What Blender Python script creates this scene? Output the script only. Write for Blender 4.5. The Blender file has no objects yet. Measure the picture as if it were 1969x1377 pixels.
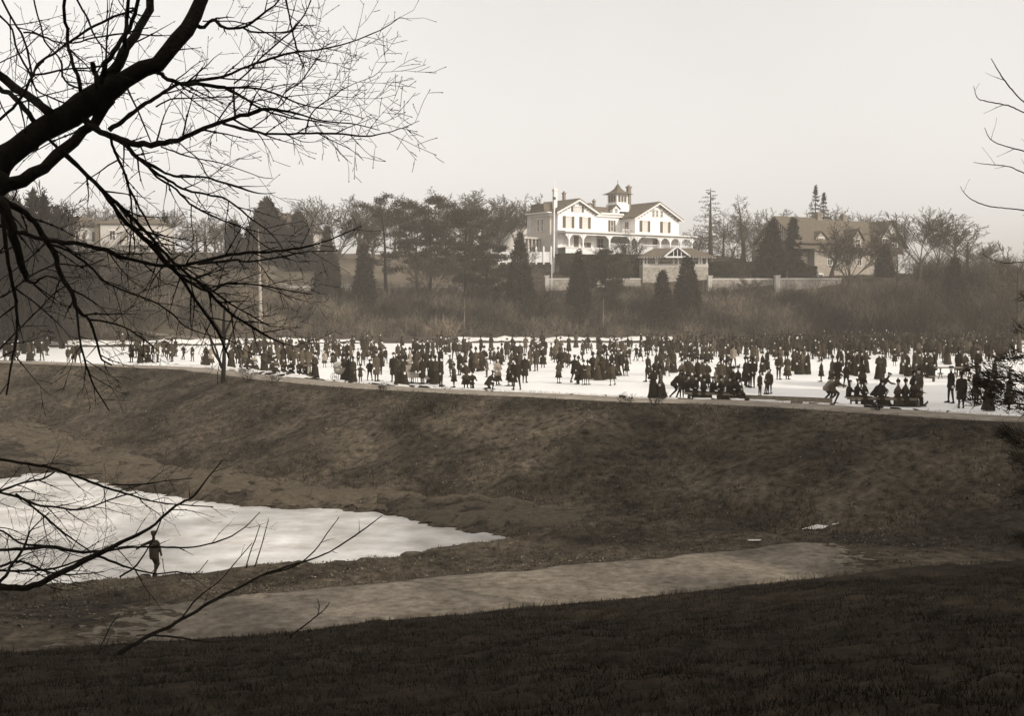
import bpy, bmesh, math, random
import numpy as np
from mathutils import Vector, Matrix

# ------------------------------------------------------------------ camera, sky, sun, exposure
sc = bpy.context.scene
CAMZ, FPX, PITCH = 8.7, 2300.0, math.radians(2.627)
cam = bpy.data.cameras.new("camera")
cam.sensor_width = 36.0
cam.lens = 36.0 * FPX / 1969.0
cam.clip_start = 0.2
cam.clip_end = 6000
co = bpy.data.objects.new("camera", cam)
co.location = (0, 0, CAMZ)
co.rotation_euler = (math.pi / 2 - PITCH, 0, 0)
sc.collection.objects.link(co)
sc.camera = co

SUN_AZ = math.radians(128)      # clockwise from +Y (north): sun low to the right, a little behind the camera
SUN_EL = math.radians(27)
w = bpy.data.worlds.new("World")
sc.world = w
w.use_nodes = True
nt = w.node_tree
nt.nodes.clear()
sky = nt.nodes.new("ShaderNodeTexSky")
sky.sky_type = 'NISHITA'
sky.sun_disc = False
sky.sun_elevation = SUN_EL
sky.sun_rotation = SUN_AZ
sky.air_density = 1.0
sky.dust_density = 4.0
bw = nt.nodes.new("ShaderNodeRGBToBW")
pw = nt.nodes.new("ShaderNodeMath"); pw.operation = 'POWER'; pw.inputs[1].default_value = 0.45
mulk = nt.nodes.new("ShaderNodeMath"); mulk.operation = 'MULTIPLY'; mulk.inputs[1].default_value = 4.45
tint = nt.nodes.new("ShaderNodeVectorMath"); tint.operation = 'SCALE'
tint.inputs[0].default_value = (1.0, 0.972, 0.94)
bg = nt.nodes.new("ShaderNodeBackground")
bg.inputs[1].default_value = 0.13
wo = nt.nodes.new("ShaderNodeOutputWorld")
nt.links.new(sky.outputs[0], bw.inputs[0])
nt.links.new(bw.outputs[0], pw.inputs[0])
nt.links.new(pw.outputs[0], mulk.inputs[0])
wc = nt.nodes.new("ShaderNodeTexCoord")
wn = nt.nodes.new("ShaderNodeTexNoise"); wn.inputs['Scale'].default_value = 2.2; wn.inputs['Detail'].default_value = 6
wr = nt.nodes.new("ShaderNodeMapRange"); wr.inputs['From Min'].default_value = .35; wr.inputs['From Max'].default_value = .65
wr.inputs['To Min'].default_value = .955; wr.inputs['To Max'].default_value = 1.03
wm = nt.nodes.new("ShaderNodeMath"); wm.operation = 'MULTIPLY'
nt.links.new(wc.outputs['Generated'], wn.inputs['Vector'])
nt.links.new(wn.outputs['Fac'], wr.inputs['Value'])
nt.links.new(mulk.outputs[0], wm.inputs[0]); nt.links.new(wr.outputs[0], wm.inputs[1])
nt.links.new(wm.outputs[0], tint.inputs['Scale'])
nt.links.new(tint.outputs[0], bg.inputs[0])
nt.links.new(bg.outputs[0], wo.inputs[0])

sl = bpy.data.lights.new("sun", 'SUN')
sl.energy = 3.0
sl.angle = math.radians(0.8)
sl.color = (1.0, 0.94, 0.85)
so = bpy.data.objects.new("sun", sl)
sd = Vector((math.sin(SUN_AZ) * math.cos(SUN_EL), math.cos(SUN_AZ) * math.cos(SUN_EL), math.sin(SUN_EL)))
so.rotation_euler = sd.to_track_quat('Z', 'Y').to_euler()
so.location = (60, -60, 60)
sc.collection.objects.link(so)
sc.view_settings.view_transform = 'Standard'
sc.view_settings.look = 'None'
sc.view_settings.exposure = 0.0
sc.view_settings.gamma = 1.0
sc.view_settings.use_curve_mapping = False
sc.cycles.use_denoising = True
sc.cycles.max_bounces = 6
sc.cycles.diffuse_bounces = 3
sc.cycles.volume_bounces = 1

# ------------------------------------------------------------------ helpers
rng = np.random.default_rng(11)
RN = random.Random(5)
CP, SP = math.cos(PITCH), math.sin(PITCH)

def ray(px, py):
    x = (px - 984.5) / FPX
    y = -(py - 688.5) / FPX
    return np.array([x, CP + y * SP, -SP + y * CP])

def G(px, py, z):
    d = ray(px, py)
    t = (z - CAMZ) / d[2]
    return np.array([d[0] * t, d[1] * t, z])

def P(px, py, Y):
    d = ray(px, py)
    t = Y / d[1]
    return np.array([d[0] * t, Y, CAMZ + d[2] * t])

def link(o, parent=None):
    sc.collection.objects.link(o)
    if parent is not None:
        o.parent = parent
    return o

def tag(o, label=None, cat=None, group=None, kind=None):
    if label: o['label'] = label
    if cat: o['category'] = cat
    if group: o['group'] = group
    if kind: o['kind'] = kind
    return o

def empty(name, loc=(0, 0, 0), rz=0.0, label=None, cat=None, group=None):
    o = bpy.data.objects.new(name, None)
    o.location = tuple(float(c) for c in loc)
    o.rotation_euler = (0, 0, rz)
    o.empty_display_size = 0.3
    link(o)
    return tag(o, label, cat, group)

def mesh_np(name, V, F, mats, fm=None, smooth=False):
    """F: (n,k) int array, or a list of arrays of different k."""
    me = bpy.data.meshes.new(name)
    V = np.asarray(V, dtype=np.float32).reshape(-1, 3)
    Fs = F if isinstance(F, list) else [F]
    Fs = [np.asarray(f, dtype=np.int32) for f in Fs if len(f)]
    me.vertices.add(len(V))
    me.vertices.foreach_set("co", V.ravel())
    nl = sum(f.size for f in Fs)
    npoly = sum(len(f) for f in Fs)
    me.loops.add(nl)
    me.loops.foreach_set("vertex_index", np.concatenate([f.ravel() for f in Fs]))
    me.polygons.add(npoly)
    starts, s = [], 0
    for f in Fs:
        k = f.shape[1]
        starts.append(s + np.arange(len(f)) * k)
        s += f.size
    me.polygons.foreach_set("loop_start", np.concatenate(starts).astype(np.int32))
    for m in (mats if isinstance(mats, (list, tuple)) else [mats]):
        me.materials.append(m)
    if fm is not None:
        me.polygons.foreach_set("material_index", np.asarray(fm, dtype=np.int32))
    if smooth:
        me.polygons.foreach_set("use_smooth", np.ones(npoly, dtype=bool))
    me.update(calc_edges=True)
    me.validate()
    return me

def obj(name, me, parent=None, loc=(0, 0, 0), rz=0.0):
    o = bpy.data.objects.new(name, me)
    o.location = tuple(float(c) for c in loc)
    o.rotation_euler = (0, 0, rz)
    return link(o, parent)

class MB:
    """collects boxes, prisms, tubes, lathes into ONE mesh"""
    def __init__(s):
        s.V, s.F, s.M = [], [], []
    def add(s, verts, faces, m=0):
        n = len(s.V)
        s.V += [tuple(float(c) for c in v) for v in verts]
        s.F += [tuple(n + i for i in f) for f in faces]
        s.M += [m] * len(faces)
        return s
    def box(s, x0, x1, y0, y1, z0, z1, m=0):
        v = [(x0,y0,z0),(x1,y0,z0),(x1,y1,z0),(x0,y1,z0),(x0,y0,z1),(x1,y0,z1),(x1,y1,z1),(x0,y1,z1)]
        return s.add(v, [(0,3,2,1),(4,5,6,7),(0,1,5,4),(1,2,6,5),(2,3,7,6),(3,0,4,7)], m)
    def prism(s, poly, axis, a, b, m=0):
        """poly: 2D points; axis 'x','y' or 'z': extrude from a to b"""
        n = len(poly)
        def mk(p, t):
            return {'x': (t, p[0], p[1]), 'y': (p[0], t, p[1]), 'z': (p[0], p[1], t)}[axis]
        v = [mk(p, a) for p in poly] + [mk(p, b) for p in poly]
        f = [tuple(range(n))[::-1], tuple(range(n, 2 * n))]
        f += [(i, (i + 1) % n, n + (i + 1) % n, n + i) for i in range(n)]
        return s.add(v, f, m)
    def bar(s, p0, p1, r, k=6, r1=None, m=0):
        r1 = r if r1 is None else r1
        p0, p1 = np.array(p0, float), np.array(p1, float)
        d = p1 - p0
        L = np.linalg.norm(d)
        if L < 1e-6: return s
        d /= L
        a = np.cross(d, (0, 0, 1.0) if abs(d[2]) < .9 else (1.0, 0, 0)); a /= np.linalg.norm(a)
        b = np.cross(d, a)
        v = []
        for p, rr in ((p0, r), (p1, r1)):
            for i in range(k):
                t = 2 * math.pi * i / k
                v.append(p + rr * (math.cos(t) * a + math.sin(t) * b))
        f = [(i, (i + 1) % k, k + (i + 1) % k, k + i) for i in range(k)]
        f += [tuple(range(k))[::-1], tuple(range(k, 2 * k))]
        return s.add(v, f, m)
    def path(s, pts, r, k=6, m=0):
        for i in range(len(pts) - 1):
            s.bar(pts[i], pts[i + 1], r, k, m=m)
        return s
    def lathe(s, prof, k=16, c=(0, 0, 0), m=0):
        v = []
        for r, z in prof:
            for i in range(k):
                t = 2 * math.pi * i / k
                v.append((c[0] + r * math.cos(t), c[1] + r * math.sin(t), c[2] + z))
        f = []
        for j in range(len(prof) - 1):
            for i in range(k):
                f.append((j*k+i, j*k+(i+1)%k, (j+1)*k+(i+1)%k, (j+1)*k+i))
        f += [tuple(range(k))[::-1], tuple(range((len(prof)-1)*k, len(prof)*k))]
        return s.add(v, f, m)
    def mesh(s, name, mats, smooth=False):
        me = bpy.data.meshes.new(name)
        me.from_pydata(s.V, [], s.F)
        for q in (mats if isinstance(mats, (list, tuple)) else [mats]):
            me.materials.append(q)
        me.polygons.foreach_set("material_index", s.M)
        if smooth:
            me.polygons.foreach_set("use_smooth", [True] * len(s.F))
        me.update()
        return me
    def build(s, name, mats, parent=None, loc=(0, 0, 0), rz=0.0, smooth=False):
        return obj(name, s.mesh(name, mats, smooth), parent, loc, rz)

def segs_geo(S, k=3):
    """S (N,8): p0 p1 r0 r1 -> verts, quads for N open tapered tubes"""
    S = np.asarray(S, float)
    p0, p1, r0, r1 = S[:, :3], S[:, 3:6], S[:, 6], S[:, 7]
    d = p1 - p0
    L = np.linalg.norm(d, axis=1, keepdims=True); L[L < 1e-9] = 1
    d = d / L
    ref = np.where(np.abs(d[:, 2:3]) < .9, np.array([[0, 0, 1.0]]), np.array([[1.0, 0, 0]]))
    a = np.cross(d, ref); a /= np.linalg.norm(a, axis=1, keepdims=True)
    b = np.cross(d, a)
    ang = 2 * np.pi * np.arange(k) / k
    cs, sn = np.cos(ang), np.sin(ang)
    ring = a[:, None, :] * cs[None, :, None] + b[:, None, :] * sn[None, :, None]
    ext = d * r0[:, None] * 0.3
    v0 = (p0 - ext)[:, None, :] + ring * r0[:, None, None]
    v1 = (p1 + ext)[:, None, :] + ring * r1[:, None, None]
    V = np.concatenate([v0, v1], axis=1).reshape(-1, 3)
    base = (np.arange(len(S)) * 2 * k)[:, None]
    i = np.arange(k); j = (i + 1) % k
    F = np.stack([base + i, base + j, base + k + j, base + k + i], axis=2).reshape(-1, 4)
    return V, F

def tube_geo(pts, rad, k=10):
    """one continuous tapered tube with end caps"""
    pts = np.asarray(pts, float); n = len(pts)
    V = []
    a = None
    for i in range(n):
        d = pts[min(i + 1, n - 1)] - pts[max(i - 1, 0)]
        d /= np.linalg.norm(d)
        if a is None:
            a = np.cross(d, (0, 0, 1.0) if abs(d[2]) < .9 else (1.0, 0, 0))
        a = a - d * np.dot(a, d); a /= np.linalg.norm(a)
        b = np.cross(d, a)
        for q in range(k):
            t = 2 * math.pi * q / k
            V.append(pts[i] + rad[i] * (math.cos(t) * a + math.sin(t) * b))
    F = [[i*k+q, i*k+(q+1) % k, (i+1)*k+(q+1) % k, (i+1)*k+q] for i in range(n-1) for q in range(k)]
    return np.array(V), np.array(F)

def smooth_poly(pts, n):
    """Catmull-Rom resample of rows (any number of columns)"""
    pts = np.asarray(pts, float)
    q = np.vstack([2 * pts[0] - pts[1], pts, 2 * pts[-1] - pts[-2]])
    out = []
    m = len(pts) - 1
    for s in np.linspace(0, m - 1e-6, n):
        i = int(s); t = s - i
        p0, p1, p2, p3 = q[i], q[i+1], q[i+2], q[i+3]
        out.append(0.5 * ((2*p1) + (-p0+p2)*t + (2*p0-5*p1+4*p2-p3)*t*t + (-p0+3*p1-3*p2+p3)*t**3))
    return np.array(out)

_lat = np.random.default_rng(3).random((256, 256))
def vnoise(x, y):
    x = np.asarray(x, float); y = np.asarray(y, float)
    xi, yi = np.floor(x).astype(int), np.floor(y).astype(int)
    fx, fy = x - xi, y - yi
    fx = fx*fx*(3-2*fx); fy = fy*fy*(3-2*fy)
    g = lambda a, b: _lat[a % 256, b % 256]
    return (g(xi,yi)*(1-fx)+g(xi+1,yi)*fx)*(1-fy)+(g(xi,yi+1)*(1-fx)+g(xi+1,yi+1)*fx)*fy
def fbm(x, y, o=4):
    s, a, t = 0, 1, 0
    for i in range(o):
        s = s + a * vnoise(x * 2**i + 17*i, y * 2**i + 31*i); t += a; a *= .5
    return s / t

# ------------------------------------------------------------------ materials
def mat(name, col, rough=.9, var=.25, scale=3.0, bump=0.0, bscale=20.0, spec=.2, col2=None, detail=6, attr=None, patch=None):
    m = bpy.data.materials.new(name)
    m.use_nodes = True
    n = m.node_tree
    b = n.nodes['Principled BSDF']
    b.inputs['Roughness'].default_value = rough
    b.inputs['Specular IOR Level'].default_value = spec
    c = np.array(col, float)
    c2 = np.array(col2, float) if col2 is not None else c * (1 + var)
    c1 = c if col2 is not None else c * (1 - var)
    tc = n.nodes.new('ShaderNodeTexCoord')
    src = tc.outputs['Object']
    if var > 0 or col2 is not None:
        no = n.nodes.new('ShaderNodeTexNoise')
        no.inputs['Scale'].default_value = scale
        no.inputs['Detail'].default_value = detail
        no.inputs['Roughness'].default_value = .65
        r = n.nodes.new('ShaderNodeValToRGB')
        r.color_ramp.elements[0].position = .3
        r.color_ramp.elements[1].position = .7
        r.color_ramp.elements[0].color = (*c1, 1)
        r.color_ramp.elements[1].color = (*c2, 1)
        n.links.new(src, no.inputs['Vector'])
        n.links.new(no.outputs['Fac'], r.inputs[0])
        out = r.outputs[0]
        if patch:
            n2 = n.nodes.new('ShaderNodeTexNoise'); n2.inputs['Scale'].default_value = patch[0]; n2.inputs['Detail'].default_value = 5
            mr = n.nodes.new('ShaderNodeMapRange'); mr.inputs['From Min'].default_value = .38; mr.inputs['From Max'].default_value = .62
            mr.inputs['To Min'].default_value = patch[1]; mr.inputs['To Max'].default_value = patch[2]
            m2 = n.nodes.new('ShaderNodeVectorMath'); m2.operation = 'SCALE'
            n.links.new(src, n2.inputs['Vector']); n.links.new(n2.outputs['Fac'], mr.inputs['Value'])
            n.links.new(out, m2.inputs[0]); n.links.new(mr.outputs[0], m2.inputs['Scale']); out = m2.outputs[0]
        if attr:
            at = n.nodes.new('ShaderNodeAttribute'); at.attribute_name = attr
            mx = n.nodes.new('ShaderNodeVectorMath'); mx.operation = 'SCALE'
            n.links.new(out, mx.inputs[0]); n.links.new(at.outputs['Fac'], mx.inputs['Scale'])
            out = mx.outputs[0]
        n.links.new(out, b.inputs['Base Color'])
    else:
        b.inputs['Base Color'].default_value = (*c, 1)
    if bump > 0:
        nb = n.nodes.new('ShaderNodeTexNoise')
        nb.inputs['Scale'].default_value = bscale
        nb.inputs['Detail'].default_value = 5
        bp = n.nodes.new('ShaderNodeBump')
        bp.inputs['Strength'].default_value = bump
        bp.inputs['Distance'].default_value = .05
        n.links.new(src, nb.inputs['Vector'])
        n.links.new(nb.outputs['Fac'], bp.inputs['Height'])
        n.links.new(bp.outputs[0], b.inputs['Normal'])
    return m

def sep(v, k=1.0):
    """sepia tone of lightness v: the darker the warmer"""
    t = 1 - (min(v, .8) / .8) ** .5
    return (v * (1.0 + .12*t), v * (0.965 - .17*t), v * (0.92 - .50*t))

M = {}
M['ground'] = mat('dry_grass_ground', sep(.007), .95, scale=2.6, bump=1.0, bscale=9, col2=sep(.12), detail=14, patch=(.3,.5,1.3), spec=.05)
M['grass'] = mat('dead_grass_blades', sep(.035), .95, scale=.5, col2=sep(.125), spec=.05, attr='tone')
M['path'] = mat('gravel_path', sep(.08), .95, scale=3.2, col2=sep(.25), bump=.8, bscale=14, detail=14, patch=(.35,.7,1.15))
M['turf'] = mat('short_shore_turf', sep(.06), .95, scale=4, col2=sep(.125), bump=.6, bscale=25, detail=10, spec=.05)
M['gravel'] = mat('pale_embankment_gravel', sep(.16), .95, scale=1.6, col2=sep(.36), bump=.4, bscale=30, detail=10, spec=.05)
M['litter'] = mat('leaf_litter_bank', sep(.035), .95, scale=1.2, col2=sep(.11), bump=.5, bscale=8, detail=12, spec=.05)
M['shaded_grass'] = mat('grass_with_painted_shade', sep(.006), .95, scale=.5, col2=sep(.03), spec=.05, attr='tone')  # shade of the near slope put into the blade colour
M['shaded_turf'] = mat('turf_with_painted_shade', sep(.006), .95, scale=2, col2=sep(.042), bump=.8, bscale=12, detail=12, spec=.04)  # turf colour made dark to carry the near slope's shade
M['leaf'] = mat('fallen_leaves', sep(.05), .9, scale=3, col2=sep(.2), spec=.1, attr='tone')
M['lawn'] = mat('pale_winter_lawn', sep(.09), .95, scale=.5, col2=sep(.17), bump=.3, bscale=12, detail=9, spec=.05)
M['brush_dark'] = mat('dark_undergrowth', sep(.02), .95, scale=.35, col2=sep(.075), spec=.05, attr='tone')
M['ice'] = mat('snowy_ice', sep(.84), .55, scale=.22, col2=sep(.95), bump=.15, bscale=3, spec=.3, detail=9)
M['pond_ice'] = mat('scraped_pond_ice', sep(.42), .5, scale=.55, col2=sep(.95), bump=.12, bscale=4, spec=.4, detail=14, patch=(.13,.5,1.0))
M['snow'] = mat('old_snow', sep(.5), .9, scale=1.6, col2=sep(.85), bump=.6, bscale=8)
M['bark'] = mat('dark_bark', sep(.005), .95, scale=8, col2=sep(.018), bump=.5, bscale=35, spec=.08)
M['bark_far'] = mat('grey_bark', sep(.035), .95, scale=3, col2=sep(.085), spec=.05)
M['birch'] = mat('pale_birch_bark', sep(.14), .9, scale=4, col2=sep(.4))
M['brush'] = mat('winter_brush_twigs', sep(.04), .95, scale=.5, col2=sep(.13), spec=.05, attr='tone')
M['evergreen'] = mat('dark_evergreen', sep(.01), .95, scale=1.5, col2=sep(.04), spec=.05)
M['pine'] = mat('pine_needles', sep(.02), .95, scale=1.2, col2=sep(.06), spec=.05)
M['white'] = mat('white_clapboard', sep(.8), .7, .1, 1.0, spec=.2)
M['trim'] = mat('cream_trim', sep(.72), .7, .08, 3)
M['roof'] = mat('slate_roof', sep(.12), .85, .25, 2.5, bump=.3)
M['shutter'] = mat('dark_shutter', sep(.11), .8, .15, 5)
M['glass'] = mat('window_glass', sep(.05), .15, .1, 1, spec=.6)
M['curtain'] = mat('pale_blind', sep(.6), .8, .08, 4)
M['brick'] = mat('chimney_brick', sep(.2), .9, .3, 6)
M['stone'] = mat('grey_fieldstone', sep(.22), .95, scale=2.5, col2=sep(.5), bump=.5, bscale=6)
M['coping'] = mat('pale_coping_stone', sep(.55), .9, .12, 3)
M['mortar'] = mat('wall_mortar', sep(.2), .95, .2, 5)
M['shingle'] = mat('weathered_shingle', sep(.11), .9, .3, 2.2, bump=.4)
M['house_wall'] = mat('greyed_plaster', sep(.3), .9, .25, 1.5)
M['shingle_dark'] = mat('dark_brick_and_shaded_wall', sep(.13), .9, .25, 3)
M['palestone'] = mat('pale_stucco', sep(.52), .9, .12, 1.5)
M['wood'] = mat('weathered_wood', sep(.17), .85, .25, 5)
M['wood_dark'] = mat('dark_wood', sep(.05), .8, .3, 5)
M['wicker'] = mat('pale_wicker', sep(.38), .8, .3, 14, bump=.6, bscale=40)
M['iron'] = mat('black_iron', sep(.03), .5, .1, 5, spec=.4)
M['hedge'] = mat('clipped_hedge', sep(.02), .95, scale=2, col2=sep(.06), spec=.05)
M['cloth1'] = mat('black_wool', sep(.022), .95, .2, 6, spec=.08)
M['cloth2'] = mat('dark_grey_wool', sep(.04), .95, .2, 6, spec=.08)
M['cloth3'] = mat('brown_wool', sep(.075), .95, .2, 6, spec=.08)
M['cloth4'] = mat('pale_coat_cloth', sep(.24), .95, .15, 6, spec=.08)
M['skin'] = mat('skin', sep(.68), .6, .05, 6)
M['hat'] = mat('black_felt', sep(.018), .9, .1, 6, spec=.1)
M['straw'] = mat('light_hat_felt', sep(.45), .9, .1, 6)
# ------------------------------------------------------------------ terrain
def pl(points, z):
    return np.array([G(x, y, z)[:2] for x, y in points])

DAM = pl([(-250,684),(0,693),(250,702),(420,708),(600,729),(760,742),(960,753),(1080,758),(1240,766),(1450,771),(1600,779),(1750,789),(1920,799),(2100,806)], 3.9)
DAM = np.vstack([DAM[0] + (DAM[0]-DAM[1])*3.0, DAM, DAM[-1] + np.array([40., -22.])])
SHORE = pl([(-400,669),(0,668),(250,667),(600,661),(1000,659),(1500,660),(1969,663),(2500,666)], 3.7)
SHORE = np.vstack([[-400, SHORE[0][1]-10], SHORE, [400, SHORE[-1][1]+5]])
NEAR = pl([(-400,1290),(0,1272),(200,1257),(450,1241),(650,1222),(1000,1185),(1400,1145),(1700,1108),(1969,1092),(2400,1075)], .8)
NEAR = np.vstack([NEAR[0] + (NEAR[0]-NEAR[1])*4.0, NEAR, NEAR[-1] + (NEAR[-1]-NEAR[-2])*3.0])
POND = pl([(-500,1010),(-200,950),(0,928),(60,913),(110,911),(200,934),(300,958),(400,969),(500,978),(640,981),(740,990),(800,1008),(880,1024),(970,1037),(900,1048),(800,1061),(660,1081),(480,1094),(380,1106),(300,1115),(200,1120),(100,1126),(0,1129),(-200,1130),(-500,1120)], 0.0)

def dist_poly(X, Y, Q, closed=False):
    d = np.full(X.shape, 1e9)
    n = len(Q)
    for i in range(n if closed else n - 1):
        a, b = Q[i], Q[(i + 1) % n]
        ab = b - a
        t = np.clip(((X-a[0])*ab[0] + (Y-a[1])*ab[1]) / (ab @ ab), 0, 1)
        d = np.minimum(d, np.hypot(X-a[0]-t*ab[0], Y-a[1]-t*ab[1]))
    return d

def inside(X, Y, Q):
    c = np.zeros(X.shape, bool)
    n = len(Q)
    for i in range(n):
        x0, y0 = Q[i]; x1, y1 = Q[(i+1) % n]
        if y0 == y1: continue
        c ^= ((y0 > Y) != (y1 > Y)) & (X < (x1-x0)*(Y-y0)/(y1-y0)+x0)
    return c

def sst(a, b, x):
    t = np.clip((x-a)/(b-a), 0, 1)
    return t*t*(3-2*t)

def fields(X, Y):
    X = np.asarray(X, float); Y = np.asarray(Y, float)
    d = dist_poly(X, Y, DAM) * np.where(Y < np.interp(X, DAM[:,0], DAM[:,1]), 1, -1)
    e = dist_poly(X, Y, NEAR) * np.where(Y < np.interp(X, NEAR[:,0], NEAR[:,1]), 1, -1)
    v = Y - np.interp(X, SHORE[:,0], SHORE[:,1])
    p = dist_poly(X, Y, POND, True) * np.where(inside(X, Y, POND), -1, 1)
    return d, e, v, p

def H(X, Y, noise=True):
    X = np.asarray(X, float); Y = np.asarray(Y, float)
    d, e, v, p = fields(X, Y)
    # valley with the lower pond, near path and the rise to the camera
    p = p + (fbm(X*1.9, Y*2.3, 5) - .5) * 1.5 * np.exp(-(p/1.6)**2)
    val = -.35 + .75 * sst(-1.2, 2.0, p) + .25 * sst(2, 9, p)
    val = val * sst(10.5, 12.5, d) + .55 * (1 - sst(10.5, 12.5, d))
    near = .3 * sst(-8, -4, e)
    eu = np.maximum(e, 0)
    near = near + .20 * eu + .05 * np.minimum(eu, 1.2)
    valley = val + near
    # embankment
    k = np.clip((d - 3.9) / 9.2, 0, 1)
    k = k * .82 + .18 * k*k*(3-2*k)
    dam = np.interp(d, [-2.2, -.2, .4, 3.9], [3.2, 3.86, 3.92, 3.95])
    emb = dam * (1 - k) + np.minimum(valley, 6) * k
    z = np.where(d < 3.9, dam, np.where(d < 13.1, emb, valley))
    # far side
    jump = np.interp(X, [-33, -8, 6, 70, 85], [10.7, 11.0, 12.5, 12.3, 11.0])
    hi = np.interp(X, [-60, 38, 50, 88], [17.2, 17.2, 13.5, 13.9])
    prof = np.interp(v, [-1.5, .4, 1.6, 4, 33.5], [3.2, 3.8, 4.15, 4.3, 10.2])
    t1 = np.clip((v - 33.5) / 3.0, 0, 1)
    t2 = sst(36.5, 66, v)
    far = prof * (1 - t1) + jump * t1
    far = far + (hi - jump) * t2
    far = far + 6.0 * sst(300, 1200, v) * 0
    z = np.where(v > -1.5, np.maximum(far, 3.2), z)
    if noise:
        onpath = np.clip(np.minimum(np.abs(d - 2) - 2, np.where((e < 1) & (e > -6), 0, 3)), 0, 1)
        onpath = np.where(v > -1, 1, onpath)
        shore = np.where(np.abs(p) < 2.5, .5, 1)
        n = (fbm(X*.3, Y*.3, 4) - .5) * .75 + (fbm(X*1.4, Y*1.4, 3) - .5) * .34
        z = z + n * np.clip(onpath, .06, 1) * shore * np.where(e > 0, .6, 1)
        z = z + np.where(Y < 75, (fbm(X*4.5, Y*4.5, 3)-.5)*.13, 0) * np.clip(onpath, .12, 1)
        z = z + np.where((v > 4) & (Y < 400), (fbm(X*.12+9, Y*.12, 3)-.5)*np.where(v < 34, .8, .2), 0)
    return z

def h1(x, y):
    return float(H(np.array([x]), np.array([y]))[0])

def T(px, py, tmax=400):
    """ground point seen at a pixel"""
    d = ray(px, py)
    t = np.concatenate([np.arange(8, 110, .25), np.arange(110, tmax, .5)])
    X, Y, Z = d[0]*t, d[1]*t, CAMZ + d[2]*t
    h = H(X, Y)
    dd, e, v, p = fields(X, Y)
    h = np.where((dd < 0) & (v < .5), np.maximum(h, 3.7), h)
    h = np.where(p < 0, np.maximum(h, 0), h)
    hit = np.nonzero(Z <= h)[0]
    i = hit[0] if len(hit) else len(t) - 1
    if i > 0:
        a, b = Z[i-1]-h[i-1], Z[i]-h[i]
        f = a/(a-b) if a > b else 1.0
        return np.array([X[i-1]+(X[i]-X[i-1])*f, Y[i-1]+(Y[i]-Y[i-1])*f, h[i-1]+(h[i]-h[i-1])*f])
    return np.array([X[i], Y[i], h[i]])

rows = np.concatenate([np.arange(-30, 0, 5), np.arange(0, 72, .22), np.arange(72, 110, .5), np.arange(110, 236, 1.0), np.geomspace(238, 1200, 26)])
cols = np.concatenate([np.linspace(-3.0, -.62, 26)[:-1], np.linspace(-.62, .62, 300), np.linspace(.62, 3.0, 26)[1:]])
U, YY = np.meshgrid(cols, rows)
XX = U * (np.maximum(YY, 0) + 30)
ZZ = H(XX, YY)
nr, ncl = XX.shape
idx = np.arange(nr*ncl).reshape(nr, ncl)
F = np.stack([idx[:-1,:-1], idx[:-1,1:], idx[1:,1:], idx[1:,:-1]], axis=2).reshape(-1, 4)
g = obj('ground', mesh_np('ground', np.stack([XX, YY, ZZ], 2).reshape(-1, 3), F, M['ground'], smooth=True))
tag(g, kind='structure')

def flat_grid(name, x0, x1, y0, y1, z, n, m, keep):
    xs = np.linspace(x0, x1, n); ys = np.linspace(y0, y1, n)
    A, B = np.meshgrid(xs, ys)
    Z = z + (fbm(A*.6, B*.6, 3)-.5)*.02
    ii = np.arange(n*n).reshape(n, n)
    F = np.stack([ii[:-1,:-1], ii[:-1,1:], ii[1:,1:], ii[1:,:-1]], 2).reshape(-1, 4)
    cx, cy = A.ravel()[F].mean(1), B.ravel()[F].mean(1)
    F = F[keep(cx, cy)]
    used, inv = np.unique(F, return_inverse=True)
    V = np.stack([A, B, Z], 2).reshape(-1, 3)[used]
    return tag(obj(name, mesh_np(name, V, inv.reshape(-1, 4), m, smooth=True)), kind='structure')

def keep_big(x, y):
    d, e, v, p = fields(x, y)
    return (d < 1.4) & (v < 2.5)
flat_grid('skating_pond_ice', -330, 330, 8, 320, 3.69, 300, M['ice'], keep_big)
def keep_low(x, y):
    return fields(x, y)[3] < 2.2
flat_grid('lower_pond_ice', -70, 6, 32, 82, 0.0, 190, M['pond_ice'], keep_low)

def sheet(name, Q, o0, o1, m, lift=.05, step=.5, jit=.25, mask=None, nw=9, relief=0.0, kind='structure', sink=None):
    """strip along polyline Q between offsets o0..o1 (towards the camera), lying on the ground"""
    seg = np.hypot(*np.diff(Q, axis=0).T); L = np.concatenate([[0], np.cumsum(seg)])
    s = np.arange(0, L[-1], step)
    C = np.stack([np.interp(s, L, Q[:,0]), np.interp(s, L, Q[:,1])], 1)
    tg = np.gradient(C, axis=0)
    for _ in range(6):
        tg[1:-1] = (tg[:-2] + tg[1:-1]*2 + tg[2:]) / 4
    tg /= np.linalg.norm(tg, axis=1, keepdims=True)
    nm = np.stack([tg[:,1], -tg[:,0]], 1)
    nm *= np.where(nm[:,1:] < 0, 1, -1)
    W = np.linspace(0, 1, nw)
    j0 = (fbm(s*.5, s*0+3, 3)-.5)*2*jit; j1 = (fbm(s*.5, s*0+8, 3)-.5)*2*jit
    off = (o0+j0)[:,None]*(1-W) + (o1+j1)[:,None]*W
    X = C[:,0:1] + nm[:,0:1]*off; Y = C[:,1:2] + nm[:,1:2]*off
    Z = H(X, Y) + lift + relief * fbm(X*2, Y*2, 3)
    if sink is not None: Z = Z - sink(X, Y)
    Z[:,0] -= lift + .06; Z[:,-1] -= lift + .06
    ii = np.arange(X.size).reshape(X.shape)
    F = np.stack([ii[:-1,:-1], ii[:-1,1:], ii[1:,1:], ii[1:,:-1]], 2).reshape(-1, 4)
    if mask is not None:
        F = F[mask(X.ravel()[F].mean(1), Y.ravel()[F].mean(1))]
    o = obj(name, mesh_np(name, np.stack([X, Y, Z], 2).reshape(-1, 3), F, m, smooth=True))
    return tag(o, kind=kind)

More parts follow.
